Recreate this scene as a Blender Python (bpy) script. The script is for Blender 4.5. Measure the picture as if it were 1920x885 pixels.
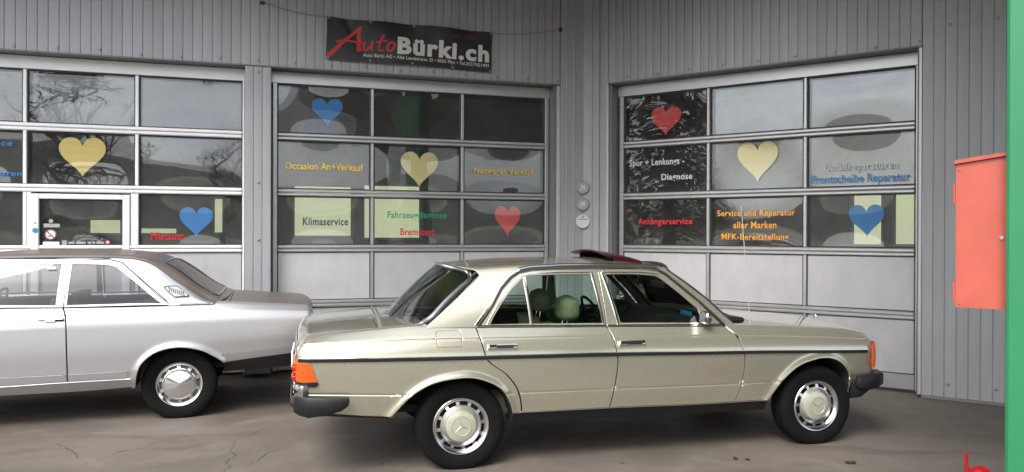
import bpy, bmesh, math, random
from math import sin, cos, pi, sqrt, radians, atan2
from mathutils import Vector, Matrix
from mathutils.geometry import delaunay_2d_cdt

for o in list(bpy.data.objects): bpy.data.objects.remove(o)
SC = bpy.context.scene
COL = SC.collection
random.seed(7)

# ------------------------------------------------------------------ camera
PITCH, ROLL, CAMH, FPX = -0.0029, 0.0031, 1.63, 1442.0
cd = bpy.data.cameras.new('camera'); cam = bpy.data.objects.new('camera', cd); COL.objects.link(cam)
cd.sensor_width = 36.0; cd.lens = 36.0 * FPX / 1920.0; cd.clip_start = 0.05; cd.clip_end = 3000
r_ = Vector((cos(ROLL), -sin(PITCH) * sin(ROLL), cos(PITCH) * sin(ROLL)))
u_ = Vector((-sin(ROLL), -sin(PITCH) * cos(ROLL), cos(PITCH) * cos(ROLL)))
b_ = r_.cross(u_)
cam.matrix_world = Matrix(((r_.x, u_.x, b_.x, 0), (r_.y, u_.y, b_.y, 0), (r_.z, u_.z, b_.z, CAMH), (0, 0, 0, 1)))
SC.camera = cam

# ------------------------------------------------------------------ sky, sun, exposure
SUN_EL, SUN_AZ = radians(48), radians(205)      # azimuth clockwise from +Y: sun stands behind the camera, to its left
W = bpy.data.worlds.new('World'); SC.world = W; W.use_nodes = True
nt = W.node_tree; nt.nodes.clear()
def nn(t, k, **kw):
    n = t.nodes.new(k)
    for a, b in kw.items(): setattr(n, a, b)
    return n
sky = nn(nt, 'ShaderNodeTexSky', sky_type='NISHITA', sun_disc=False)
sky.sun_elevation = SUN_EL; sky.sun_rotation = SUN_AZ; sky.air_density = 1.0; sky.dust_density = 4.0; sky.ozone_density = 1.0
hs = nn(nt, 'ShaderNodeHueSaturation'); hs.inputs['Saturation'].default_value = 0.5
nt.links.new(sky.outputs[0], hs.inputs['Color'])
tc = nn(nt, 'ShaderNodeTexCoord'); mp = nn(nt, 'ShaderNodeMapping'); mp.inputs['Scale'].default_value = (1.6, 1.6, 4.0)
nz = nn(nt, 'ShaderNodeTexNoise'); nz.inputs['Scale'].default_value = 2.2; nz.inputs['Detail'].default_value = 6
nt.links.new(tc.outputs['Generated'], mp.inputs[0]); nt.links.new(mp.outputs[0], nz.inputs['Vector'])
mr = nn(nt, 'ShaderNodeMapRange'); mr.inputs[1].default_value = .3; mr.inputs[2].default_value = .7; mr.inputs[3].default_value = .72; mr.inputs[4].default_value = 1.25
nt.links.new(nz.outputs['Fac'], mr.inputs[0])
mx = nn(nt, 'ShaderNodeMix', data_type='RGBA', blend_type='MULTIPLY'); mx.inputs[0].default_value = 1.0
nt.links.new(hs.outputs[0], mx.inputs[6]); nt.links.new(mr.outputs[0], mx.inputs[7])
bg = nn(nt, 'ShaderNodeBackground'); bg.inputs['Strength'].default_value = 0.15
nt.links.new(mx.outputs[2], bg.inputs['Color'])
wo = nn(nt, 'ShaderNodeOutputWorld'); nt.links.new(bg.outputs[0], wo.inputs['Surface'])
sl = bpy.data.lights.new('sun', 'SUN'); sl.energy = 1.1; sl.angle = radians(25); sl.color = (1, .98, .95)
so = bpy.data.objects.new('sun', sl); COL.objects.link(so)
sd = Vector((sin(SUN_AZ) * cos(SUN_EL), cos(SUN_AZ) * cos(SUN_EL), sin(SUN_EL)))
so.rotation_euler = sd.to_track_quat('Z', 'Y').to_euler()
vs = SC.view_settings; vs.view_transform = 'Standard'; vs.look = 'None'; vs.exposure = 1.15; vs.gamma = 1.0; vs.use_curve_mapping = False

# ------------------------------------------------------------------ materials
MATS = {}
def mat(name, col, rough=.5, metal=0., var=0., vs_=4., bump=0., bs=60., coat=0., spec=.5, stretch=(1, 1, 1), col2=None, emit=None, sheen=0):
    if name in MATS: return MATS[name]
    m = bpy.data.materials.new(name); m.use_nodes = True; t = m.node_tree
    p = t.nodes['Principled BSDF']
    p.inputs['Roughness'].default_value = rough; p.inputs['Metallic'].default_value = metal
    p.inputs['Coat Weight'].default_value = coat; p.inputs['Coat Roughness'].default_value = .04
    p.inputs['Specular IOR Level'].default_value = spec
    c4 = (*col, 1)
    p.inputs['Base Color'].default_value = c4
    if var or bump:
        tc = nn(t, 'ShaderNodeTexCoord'); mp = nn(t, 'ShaderNodeMapping'); mp.inputs['Scale'].default_value = stretch
        t.links.new(tc.outputs['Object'], mp.inputs[0])
    if var:
        n1 = nn(t, 'ShaderNodeTexNoise'); n1.inputs['Scale'].default_value = vs_; n1.inputs['Detail'].default_value = 7; n1.inputs['Roughness'].default_value = .62
        t.links.new(mp.outputs[0], n1.inputs['Vector'])
        cr = nn(t, 'ShaderNodeMapRange'); cr.inputs[1].default_value = .3; cr.inputs[2].default_value = .7
        t.links.new(n1.outputs['Fac'], cr.inputs[0])
        mx = nn(t, 'ShaderNodeMix', data_type='RGBA')
        d = col2 if col2 else tuple(c * (1 - var) for c in col)
        mx.inputs[6].default_value = (*d, 1); mx.inputs[7].default_value = (*(min(1, c * (1 + var * .5)) for c in col), 1)
        t.links.new(cr.outputs[0], mx.inputs[0]); t.links.new(mx.outputs[2], p.inputs['Base Color'])
        mr = nn(t, 'ShaderNodeMapRange'); mr.inputs[3].default_value = max(.02, rough * .85); mr.inputs[4].default_value = min(1, rough * 1.15)
        t.links.new(n1.outputs['Fac'], mr.inputs[0]); t.links.new(mr.outputs[0], p.inputs['Roughness'])
    if bump:
        n2 = nn(t, 'ShaderNodeTexNoise'); n2.inputs['Scale'].default_value = bs; n2.inputs['Detail'].default_value = 4
        t.links.new(mp.outputs[0], n2.inputs['Vector'])
        bp = nn(t, 'ShaderNodeBump'); bp.inputs['Strength'].default_value = bump; bp.inputs['Distance'].default_value = .01
        t.links.new(n2.outputs['Fac'], bp.inputs['Height']); t.links.new(bp.outputs[0], p.inputs['Normal'])
    if emit:
        p.inputs['Emission Color'].default_value = (*emit[0], 1); p.inputs['Emission Strength'].default_value = emit[1]
    MATS[name] = m; return m

def glassmat(name, tint, ior=1.5, boost=1.0, rough=0.0, wave=0., dust_haze=0., gcol=(1, 1, 1)):
    m = bpy.data.materials.new(name); m.use_nodes = True; t = m.node_tree; t.nodes.clear()
    tr = nn(t, 'ShaderNodeBsdfTransparent'); tr.inputs[0].default_value = (*tint, 1)
    gl = nn(t, 'ShaderNodeBsdfGlossy'); gl.inputs['Roughness'].default_value = rough; gl.inputs[0].default_value = (*gcol, 1)
    fr = nn(t, 'ShaderNodeFresnel'); fr.inputs[0].default_value = ior
    ml = nn(t, 'ShaderNodeMath', operation='MULTIPLY'); ml.inputs[1].default_value = boost; ml.use_clamp = True
    t.links.new(fr.outputs[0], ml.inputs[0])
    mx = nn(t, 'ShaderNodeMixShader'); t.links.new(ml.outputs[0], mx.inputs[0]); t.links.new(tr.outputs[0], mx.inputs[1]); t.links.new(gl.outputs[0], mx.inputs[2])
    if wave:
        tc = nn(t, 'ShaderNodeTexCoord'); n2 = nn(t, 'ShaderNodeTexNoise'); n2.inputs['Scale'].default_value = 3.0; n2.inputs['Detail'].default_value = 1
        t.links.new(tc.outputs['Object'], n2.inputs['Vector'])
        bp = nn(t, 'ShaderNodeBump'); bp.inputs['Strength'].default_value = wave; bp.inputs['Distance'].default_value = .02
        t.links.new(n2.outputs['Fac'], bp.inputs['Height']); t.links.new(bp.outputs[0], gl.inputs['Normal']); t.links.new(bp.outputs[0], fr.inputs['Normal'])
    o = nn(t, 'ShaderNodeOutputMaterial')
    if dust_haze:                    # dust film, mixed in as a pale haze to lift the dark panes
        df = nn(t, 'ShaderNodeBsdfDiffuse'); df.inputs[0].default_value = (.5, .48, .46, 1); tc = nn(t, 'ShaderNodeTexCoord'); n3 = nn(t, 'ShaderNodeTexNoise'); n3.inputs['Scale'].default_value = 2.5; n3.inputs['Detail'].default_value = 6
        t.links.new(tc.outputs['Object'], n3.inputs['Vector']); mr = nn(t, 'ShaderNodeMapRange'); mr.inputs[1].default_value = .3; mr.inputs[2].default_value = .75; mr.inputs[3].default_value = dust_haze * .5; mr.inputs[4].default_value = dust_haze * 1.6
        t.links.new(n3.outputs['Fac'], mr.inputs[0]); m2 = nn(t, 'ShaderNodeMixShader'); t.links.new(mr.outputs[0], m2.inputs[0]); t.links.new(mx.outputs[0], m2.inputs[1]); t.links.new(df.outputs[0], m2.inputs[2]); mx = m2
    t.links.new(mx.outputs[0], o.inputs[0])
    MATS[name] = m; return m

ALU = mat('brushed_aluminium', (.50, .505, .515), .38, .75, .12, 3, .05, 30, stretch=(1, 1, 6))
ALUP = mat('door_panel_aluminium', (.48, .48, .49), .5, .3, .11, 2.2, .15, 9, stretch=(2, 2, 1))
CLAD = mat('grey_sheet_cladding', (.345, .355, .375), .5, .25, .16, 2.0, .05, 40, stretch=(3, 3, .35))
def vary(m, k):
    t = m.node_tree; p = t.nodes['Principled BSDF']; l = p.inputs['Base Color'].links[0]; src = l.from_socket
    oi = nn(t, 'ShaderNodeObjectInfo'); mr = nn(t, 'ShaderNodeMapRange'); mr.inputs[3].default_value = 1 - k; mr.inputs[4].default_value = 1 + k * .6; t.links.new(oi.outputs['Random'], mr.inputs[0])
    x = nn(t, 'ShaderNodeMix', data_type='RGBA', blend_type='MULTIPLY'); x.inputs[0].default_value = 1; t.links.new(src, x.inputs[6]); t.links.new(mr.outputs[0], x.inputs[7]); t.links.new(x.outputs[2], p.inputs['Base Color'])
vary(CLAD, .07); vary(ALUP, .05)
CLADT = mat('grey_corner_trim', (.345, .355, .375), .45, .3, .08, 2)
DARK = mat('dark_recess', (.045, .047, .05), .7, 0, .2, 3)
RUBBER = mat('black_seal', (.02, .02, .021), .6)
SCREW = mat('screw_head', (.30, .30, .31), .4, .7)
PANE = glassmat('door_pane_glass', (.92, .93, .93), 1.5, 2.5, 0.0, 0.022, dust_haze=.03, gcol=(.90, .95, 1.0))
PAPER = {k: mat('card_' + k, c, .6, 0, .06, 9) for k, c in dict(yellow=(.66, .53, .17), cream=(.68, .60, .30), blue=(.02, .20, .52), red=(.62, .07, .06)).items()}
INK = {k: mat('vinyl_' + k, c, .4) for k, c in dict(blue=(.01, .14, .42), red=(.50, .02, .03), yellow=(.72, .50, .07), orange=(.75, .33, .04), green=(.02, .25, .13),
       navy=(.02, .03, .07), silver=(.55, .56, .58), skyblue=(.03, .22, .50), white=(.8, .8, .8), grey=(.35, .35, .36), black=(.015, .015, .017)).items()}
CHROME = mat('chrome', (.82, .83, .84), .08, 1.0)
STEEL = mat('polished_steel', (.72, .72, .73), .2, 1.0)
TYRE = mat('tyre_rubber', (.0055, .0055, .006), .85, 0, .25, 8, .3, 90, spec=.18)
BLK = mat('black_plastic', (.011, .011, .0125), .5, 0, .15, 12, .1, 200, spec=.35)
UNDER = mat('underbody_black', (.012, .012, .012), .85)

# ------------------------------------------------------------------ mesh helpers
def link(name, me, m, parent=None):
    o = bpy.data.objects.new(name, me); COL.objects.link(o)
    if m is not None: me.materials.append(m)
    if parent is not None: o.parent = parent
    return o
def tag(o, label=None, cat=None, group=None, kind=None):
    if label: o['label'] = label
    if cat: o['category'] = cat
    if group: o['group'] = group
    if kind: o['kind'] = kind
    return o
def empty(name, loc=(0, 0, 0), rz=0., label=None, cat=None, group=None):
    o = bpy.data.objects.new(name, None); COL.objects.link(o); o.location = loc; o.rotation_euler = (0, 0, rz); o.empty_display_size = .2
    return tag(o, label, cat, group)
class MB:
    def __init__(s): s.v = []; s.f = []
    def add(s, vs, fs):
        b = len(s.v); s.v += [tuple(x) for x in vs]; s.f += [tuple(b + i for i in f) for f in fs]; return s
    def box(s, lo, hi, b=0.):
        (x0, y0, z0), (x1, y1, z1) = lo, hi
        if b <= 0:
            return s.add([(x0, y0, z0), (x1, y0, z0), (x1, y1, z0), (x0, y1, z0), (x0, y0, z1), (x1, y0, z1), (x1, y1, z1), (x0, y1, z1)],
                         [(0, 3, 2, 1), (4, 5, 6, 7), (0, 1, 5, 4), (1, 2, 6, 5), (2, 3, 7, 6), (3, 0, 4, 7)])
        vs = []; idx = {}
        for sx in (0, 1):
            for sy in (0, 1):
                for sz in (0, 1):
                    c = [(x0, x1)[sx], (y0, y1)[sy], (z0, z1)[sz]]; d = [1 - 2 * sx, 1 - 2 * sy, 1 - 2 * sz]
                    for k in range(3):
                        p = list(c)
                        for j in range(3):
                            if j != k: p[j] += d[j] * b
                        idx[(sx, sy, sz, k)] = len(vs); vs.append(p)
        fs = []
        for k in range(3):
            a, c = [j for j in range(3) if j != k]
            for sgn in (0, 1):
                q = []
                for (p, r) in ((0, 0), (1, 0), (1, 1), (0, 1)):
                    ss = [0, 0, 0]; ss[k] = sgn; ss[a] = p; ss[c] = r; q.append(idx[(*ss, k)])
                fs.append(tuple(q))
            for p in (0, 1):
                for r in (0, 1):
                    q = []
                    for e in (0, 1):
                        ss = [0, 0, 0]; ss[k] = e; ss[a] = p; ss[c] = r
                        q.append((idx[(*ss, a)], idx[(*ss, c)]))
                    fs.append((q[0][0], q[0][1], q[1][1], q[1][0]))
        for sx in (0, 1):
            for sy in (0, 1):
                for sz in (0, 1): fs.append(tuple(idx[(sx, sy, sz, k)] for k in range(3)))
        return s.add(vs, fs)
    def tube(s, pts, r, n=8, closed=False, cap=True):
        pts = [Vector(p) for p in pts]; N = len(pts); vs = []; fs = []
        up = None
        for i, p in enumerate(pts):
            a = pts[(i - 1) % N] if (closed or i) else p; c = pts[(i + 1) % N] if (closed or i < N - 1) else p
            t = (c - a).normalized()
            if up is None: up = Vector((0, 0, 1)) if abs(t.z) < .9 else Vector((1, 0, 0))
            x = t.cross(up); x = x.normalized() if x.length > 1e-6 else Vector((1, 0, 0)); up = x.cross(t).normalized()
            rr = r[i] if isinstance(r, (list, tuple)) else r
            for k in range(n): vs.append(p + (x * cos(2 * pi * k / n) + up * sin(2 * pi * k / n)) * rr)
        for i in range(N if closed else N - 1):
            for k in range(n):
                j = (i + 1) % N
                fs.append((i * n + k, i * n + (k + 1) % n, j * n + (k + 1) % n, j * n + k))
        if cap and not closed: fs.append(tuple(range(n))[::-1]); fs.append(tuple((N - 1) * n + k for k in range(n)))
        return s.add(vs, fs)
    def lathe(s, prof, n=48, axis='y', c=(0, 0, 0), flip=False):
        # prof: list of (radius, along axis)
        vs = []; fs = []
        for i in range(n):
            a = 2 * pi * i / n
            for r, h in prof:
                if axis == 'y': vs.append((c[0] + r * cos(a), c[1] + h, c[2] + r * sin(a)))
                else: vs.append((c[0] + r * cos(a), c[1] + r * sin(a), c[2] + h))
        m = len(prof)
        for i in range(n):
            j = (i + 1) % n
            for k in range(m - 1):
                q = (i * m + k, i * m + k + 1, j * m + k + 1, j * m + k)
                fs.append(q[::-1] if flip else q)
        return s.add(vs, fs)
    def grid(s, P, nu, nv, closed=False):
        vs = [P(i, j) for i in range(nu) for j in range(nv)]
        fs = [(i * nv + j, (i + 1) * nv + j, (i + 1) * nv + j + 1, i * nv + j + 1) for i in range(nu - 1) for j in range(nv - 1)]
        return s.add(vs, fs)
    def prism(s, poly, lo, hi, ax='y'):
        n = len(poly)
        def P(a, b, h): return (a, h, b) if ax == 'y' else ((a, b, h) if ax == 'z' else (h, a, b))
        vs = [P(a, b, lo) for a, b in poly] + [P(a, b, hi) for a, b in poly]
        fs = [tuple(range(n)), tuple(range(2 * n - 1, n - 1, -1))] + [(i, i + n, (i + 1) % n + n, (i + 1) % n) for i in range(n)]
        return s.add(vs, fs)
    def build(s, name, m, parent=None, smooth=35, fix=True):
        me = bpy.data.meshes.new(name); me.from_pydata(s.v, [], s.f); me.update()
        if fix:
            bm = bmesh.new(); bm.from_mesh(me); bmesh.ops.recalc_face_normals(bm, faces=bm.faces); bm.to_mesh(me); bm.free()
        if smooth:
            me.polygons.foreach_set('use_smooth', [True] * len(me.polygons)); me.set_sharp_from_angle(angle=radians(smooth))
        return link(name, me, m, parent)
def share(name, src, parent, loc=(0, 0, 0), rot=(0, 0, 0)):
    o = src.copy(); o.name = name; COL.objects.link(o); o.parent = parent; o.location = loc; o.rotation_euler = rot; return o

def pchip(pts):
    xs = [p[0] for p in pts]; ys = [p[1] for p in pts]; n = len(xs)
    d = [(ys[i + 1] - ys[i]) / (xs[i + 1] - xs[i]) for i in range(n - 1)]
    m = [d[0]] + [0 if d[i - 1] * d[i] <= 0 else 2 * d[i - 1] * d[i] / (d[i - 1] + d[i]) for i in range(1, n - 1)] + [d[-1]]
    def f(x):
        if x <= xs[0]: return ys[0] + m[0] * (x - xs[0])
        if x >= xs[-1]: return ys[-1] + m[-1] * (x - xs[-1])
        i = 0
        while x > xs[i + 1]: i += 1
        h = xs[i + 1] - xs[i]; t = (x - xs[i]) / h
        return (ys[i] * (2 * t ** 3 - 3 * t * t + 1) + h * m[i] * (t ** 3 - 2 * t * t + t) + ys[i + 1] * (3 * t * t - 2 * t ** 3) + h * m[i + 1] * (t ** 3 - t * t))
    return f

def text_geo(txt, bold=0.):
    c = bpy.data.curves.new('t', 'FONT'); c.body = txt; c.size = 1; c.space_character = 1.0 + bold * 3.2; c.offset = bold; c.resolution_u = 3
    o = bpy.data.objects.new('t', c); COL.objects.link(o)
    dg = bpy.context.evaluated_depsgraph_get(); dg.update()
    me = o.evaluated_get(dg).to_mesh()
    vs = [(v.co.x, v.co.y) for v in me.vertices]; fs = [tuple(p.vertices) for p in me.polygons]
    o.evaluated_get(dg).to_mesh_clear(); bpy.data.objects.remove(o); bpy.data.curves.remove(c)
    return vs, fs
def text_obj(txt, x0, z0, x1, z1, y, m, parent, bold=.02, name='lettering', fn=None):
    """flat lettering fitted into the box x0..x1, z0..z1 of the parent's xz plane, facing -y"""
    vs, fs = text_geo(txt, bold)
    ax = min(v[0] for v in vs); bx = max(v[0] for v in vs); ay = min(v[1] for v in vs); by = max(v[1] for v in vs)
    out = []
    for a, b in vs:
        px = x0 + (a - ax) / (bx - ax) * (x1 - x0); pz = z0 + (b - ay) / (by - ay) * (z1 - z0)
        out.append(fn(px, pz, y) if fn else (px, y, pz))
    me = bpy.data.meshes.new(name); me.from_pydata(out, [], fs); me.update()
    return link(name, me, m, parent)

# ------------------------------------------------------------------ the place: two walls meeting in a blunt corner
AL, AR, DL, DR = .2997, .5996, 9.3607, 8.8720
def LW(s, off=0., z=0.):      # point of the left wall: s along it, off metres proud of the door face
    return Vector((cos(AL) * s - sin(AL) * (DL - off), sin(AL) * s + cos(AL) * (DL - off), z))
def RW(s, off=0., z=0.):
    return Vector((cos(AR) * s + sin(AR) * (DR - off), -sin(AR) * s + cos(AR) * (DR - off), z))
PROUD = .20
ZF, ZT = 3.53, 4.72           # lower edge of the cladding band, top of the wall

# ground: one sheet to the horizon, paved yard on top of it
def ground_material():
    m = bpy.data.materials.new('worn_concrete_yard'); m.use_nodes = True; t = m.node_tree; p = t.nodes['Principled BSDF']
    tc = nn(t, 'ShaderNodeTexCoord')
    def noise(sc, det, vec=None, rough=.6, dist=0):
        n = nn(t, 'ShaderNodeTexNoise'); n.inputs['Scale'].default_value = sc; n.inputs['Detail'].default_value = det; n.inputs['Roughness'].default_value = rough; n.inputs['Distortion'].default_value = dist
        t.links.new(vec or tc.outputs['Object'], n.inputs['Vector']); return n
    def ramp(src, a, b, c0, c1):
        r = nn(t, 'ShaderNodeMapRange'); r.inputs[1].default_value = a; r.inputs[2].default_value = b; r.inputs[3].default_value = c0; r.inputs[4].default_value = c1; r.interpolation_type = 'SMOOTHSTEP'
        t.links.new(src, r.inputs[0]); return r.outputs[0]
    def mix(f, a, b, bt='MIX'):
        x = nn(t, 'ShaderNodeMix', data_type='RGBA', blend_type=bt)
        if isinstance(f, float): x.inputs[0].default_value = f
        else: t.links.new(f, x.inputs[0])
        for k, c in ((6, a), (7, b)):
            if isinstance(c, tuple): x.inputs[k].default_value = (*c, 1)
            else: t.links.new(c, x.inputs[k])
        return x.outputs[2]
    big = noise(.55, 6, dist=.6); mid = noise(2.3, 8, dist=.4); fine = noise(70, 3); grit = noise(260, 2)
    c = mix(ramp(big.outputs['Fac'], .35, .68, 0, 1), (.098, .083, .068), (.150, .130, .108))
    c = mix(ramp(mid.outputs['Fac'], .50, .72, 0, .55), c, (.190, .167, .142))
    mp = nn(t, 'ShaderNodeMapping'); mp.inputs['Scale'].default_value = (.5, 1.8, 1); mp.inputs['Rotation'].default_value = (0, 0, .35)
    t.links.new(tc.outputs['Object'], mp.inputs[0])
    stain = noise(1.1, 5, mp.outputs[0], dist=.8)
    c = mix(ramp(stain.outputs['Fac'], .53, .66, 0, .65), c, (.085, .068, .058))
    c = mix(ramp(fine.outputs['Fac'], .35, .7, 0, .30), c, (.10, .09, .085))
    c = mix(ramp(grit.outputs['Fac'], .62, .72, 0, .35), c, (.30, .275, .255))
    # cracks: thin cell borders, broken up by a mask
    wv = noise(3.5, 4); mxv = nn(t, 'ShaderNodeMix', data_type='VECTOR'); mxv.inputs[0].default_value = .22
    t.links.new(tc.outputs['Object'], mxv.inputs[4]); t.links.new(wv.outputs['Color'], mxv.inputs[5])
    vo = nn(t, 'ShaderNodeTexVoronoi', feature='DISTANCE_TO_EDGE'); vo.inputs['Scale'].default_value = 1.05; t.links.new(mxv.outputs[1], vo.inputs['Vector'])
    msk = noise(.42, 2); cr = ramp(vo.outputs['Distance'], .0, .0045, 1, 0)
    ml = nn(t, 'ShaderNodeMath', operation='MULTIPLY'); t.links.new(cr, ml.inputs[0]); t.links.new(ramp(msk.outputs['Fac'], .54, .62, 0, .75), ml.inputs[1])
    c = mix(ml.outputs[0], c, (.05, .042, .038))
    # oil drops
    v2 = nn(t, 'ShaderNodeTexVoronoi', feature='F1'); v2.inputs['Scale'].default_value = 1.7; t.links.new(tc.outputs['Object'], v2.inputs['Vector'])
    c = mix(ramp(v2.outputs['Distance'], .02, .045, .75, 0), c, (.03, .026, .024))
    t.links.new(c, p.inputs['Base Color'])
    t.links.new(ramp(mid.outputs['Fac'], .3, .7, .62, .85), p.inputs['Roughness'])
    bp = nn(t, 'ShaderNodeBump'); bp.inputs['Strength'].default_value = .35; bp.inputs['Distance'].default_value = .006
    ad = nn(t, 'ShaderNodeMath', operation='SUBTRACT'); t.links.new(fine.outputs['Fac'], ad.inputs[0]); t.links.new(ml.outputs[0], ad.inputs[1])
    t.links.new(ad.outputs[0], bp.inputs['Height']); t.links.new(bp.outputs[0], p.inputs['Normal'])
    return m
GRASS = mat('meadow_grass', (.20, .235, .11), .9, 0, .35, .25, col2=(.25, .25, .15))
tag(MB().add([(-1500, -1500, -.06), (1500, -1500, -.06), (1500, 1500, -.06), (-1500, 1500, -.06)], [(0, 1, 2, 3)]).build('meadow', GRASS, smooth=0), kind='structure')
yard = tag(MB().box((-40, -70, -.30), (40, 12.5, 0)).build('yard_pavement', ground_material(), smooth=0), kind='structure')
CRK = mat('crack_dirt', (.022, .019, .017), .95)
RC = random.Random(4)
for L_ in ([(-2.19, 6.05), (-2.136, 5.923), (-2.105, 5.738), (-2.009, 5.613), (-2.034, 5.469), (-1.951, 5.356), (-1.961, 5.238), (-1.90, 5.02)], [(-2.05, 6.45), (-2.084, 6.241), (-2.104, 6.092)], [(-1.70, 5.80), (-1.80, 5.716), (-1.815, 5.519), (-1.853, 5.425), (-1.95, 5.36)],
           [(-3.50, 5.92), (-3.392, 5.828), (-3.209, 5.65), (-3.10, 5.50)], [(.9, 4.9), (1.1, 5.05), (1.22, 5.03), (1.5, 5.2)], [(2.9, 5.6), (3.1, 5.75), (3.25, 5.72), (3.6, 5.95)]):
    pts = []
    for a_, b_ in zip(L_, L_[1:]):
        for k_ in range(7): pts.append((a_[0] + (b_[0] - a_[0]) * k_ / 7 + RC.uniform(-.011, .011), a_[1] + (b_[1] - a_[1]) * k_ / 7 + RC.uniform(-.011, .011)))
    n_ = len(pts); vs_ = []
    for i_, (x_, y_) in enumerate(pts):
        w_ = .0022 * sin(pi * (i_ + .5) / n_) ** .5 * RC.uniform(.4, 1.3); vs_ += [(x_ - w_, y_ - w_ * .4, .0035), (x_ + w_, y_ + w_ * .4, .0035)]
    MB().add(vs_, [(2 * i_, 2 * i_ + 1, 2 * i_ + 3, 2 * i_ + 2) for i_ in range(n_ - 1)]).build('crack', CRK, yard, smooth=0)

# building
bld = empty('workshop_building', (0, 0, 0), 0, 'grey ribbed metal workshop whose two walls meet in a blunt corner', 'building')
def clad_mesh(z0, z1, p=.1003):
    prof = [(0, .0), (p * .3, -.0015), (p * .6, -.0015), (p - .009, .0), (p - .007, .008), (p - .003, .008), (p - .001, .0), (p - .001, .028), (0, .028)]
    n = len(prof); vs = [(a, b, z0) for a, b in prof] + [(a, b, z1) for a, b in prof]
    fs = [(i, (i + 1) % n, (i + 1) % n + n, i + n) for i in range(n)] + [tuple(range(n))[::-1], tuple(range(n, 2 * n))]
    me = bpy.data.meshes.new('cladding_panel'); me.from_pydata(vs, [], fs); me.update(); me.materials.append(CLAD); return me
CM = {k: clad_mesh(*k) for k in ((ZF, ZT), (.035, ZT), (.035, ZF))}
def clad(side, s0, s1, key):
    n = max(1, round((s1 - s0) / .1003)); f = (s1 - s0) / (n * .1003)
    for i in range(n):
        o = bpy.data.objects.new('cladding_panel', CM[key]); COL.objects.link(o); o.parent = bld
        o.location = (LW if side == 'L' else RW)(s0 + i * .1003 * f, PROUD); o.rotation_euler = (0, 0, AL if side == 'L' else -AR); o.scale = (f, 1, 1)
clad('L', -7.6, 3.466, (ZF, ZT)); clad('L', -.318, -.035, (.035, ZF - .018)) if False else None
CM[(.035, 3.512)] = clad_mesh(.035, 3.512)
clad('L', -.318, -.036, (.035, 3.512)); clad('L', -5.6, -4.80, (.035, 3.512))
clad('L', 3.470, 3.655, (.035, ZT))
clad('R', -4.70, -4.462, (.035, ZT)); clad('R', -4.46, -.960, (ZF, ZT)); clad('R', -.956, 2.6, (.035, ZT))
def wbox(side, name, s0, s1, y0, y1, z0, z1, m, b=0., parent=bld):
    """box in wall coordinates: y0..y1 metres behind (+) / in front of (-) the door face"""
    o = MB().box((s0, y0, z0), (s1, y1, z1), b).build(name, m, parent, smooth=0 if b == 0 else 35)
    p = (LW if side == 'L' else RW)(0); o.location = p; o.rotation_euler = (0, 0, AL if side == 'L' else -AR); return o
CORN_L, CORN_R = 3.785, -4.822
# folded corner trim (two smooth sheets) and slim edge beads
a, b, c = LW(3.655, PROUD + .004), LW(CORN_L, PROUD + .004), RW(-4.70, PROUD + .004)
a2, b2, c2 = LW(3.655, PROUD - .03), LW(CORN_L, PROUD - .03), RW(-4.70, PROUD - .03)
mb = MB(); ring = [a, b, c, c2, b2, a2]
mb.add([(p.x, p.y, .03) for p in ring] + [(p.x, p.y, ZT) for p in ring], [(i, (i + 1) % 6, (i + 1) % 6 + 6, i + 6) for i in range(6)])
mb.build('corner_trim', CLADT, bld, smooth=20)
for sd, s in (('L', 3.655), ('L', 3.560), ('R', -4.70), ('R', -4.60)):
    wbox(sd, 'edge_bead', s - .012, s + .012, -PROUD - .012, -PROUD + .012, .04, ZT - .01, CLADT, .004)
# jamb trims and dark reveals beside the door openings
TRIM = mat('aluminium_jamb_trim', (.52, .525, .535), .42, .5, .08, 3)
for sd, s0, s1 in (('L', 3.424, 3.466), ('R', -.990, -.960), ('R', -4.486, -4.462)):
    wbox(sd, 'jamb_trim', s0, s1, -PROUD - .006, -PROUD + .03, .03, ZF - .02, TRIM, .004)
REVEAL = mat('reveal_sheet', (.17, .175, .18), .55, .2, .1, 3)
for sd, s0, s1 in (('L', 3.392, 3.424), ('R', -4.462, -4.430), ('R', -1.006, -.990)):
    wbox(sd, 'door_reveal', s0, s1, -PROUD + .03, .10, .03, ZF - .02, REVEAL)
wbox('L', 'pillar_core', -.315, -.039, -PROUD + .028, .10, .03, ZF - .02, REVEAL)
wbox('L', 'pillar_core', -5.6, -4.80, -PROUD + .028, .10, .03, ZF - .02, REVEAL)
wbox('L', 'wall_core', 3.43, 3.75, -PROUD + .04, .10, .03, ZT - .02, REVEAL); wbox('R', 'wall_core', -4.79, -4.47, -PROUD + .04, .10, .03, ZT - .02, REVEAL)
wbox('R', 'wall_core', -.95, 2.6, -PROUD + .04, .10, .03, ZT - .02, REVEAL)
for sd, s0, s1 in (('L', -7.6, 3.47), ('R', -4.46, -.958)):
    wbox(sd, 'drip_edge', s0, s1, -PROUD - .014, -PROUD + .03, ZF - .016, ZF - .002, REVEAL)
    wbox(sd, 'soffit', s0, s1, -PROUD + .032, .10, ZF - .012, ZF + .02, REVEAL)
    wbox(sd, 'wall_core', s0, s1, -PROUD + .04, .10, ZF + .021, ZT - .02, REVEAL)
SHADE_EAVE = mat('shade_eave_soffit', (.20, .195, .19), .75, 0, .1, 1.5)
wbox('L', 'shade_eave', -9.2, -.5, -1.7, .10, 4.765, 4.79, SHADE_EAVE); wbox('L', 'shade_eave', -.499, 5.2, -2.9, .10, 4.764, 4.791, SHADE_EAVE)  # unseen overhang, its depth stepped to darken the upper wall
wbox('R', 'base_rail', -.956, 2.6, -PROUD - .01, -PROUD + .03, .004, .034, REVEAL)
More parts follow.
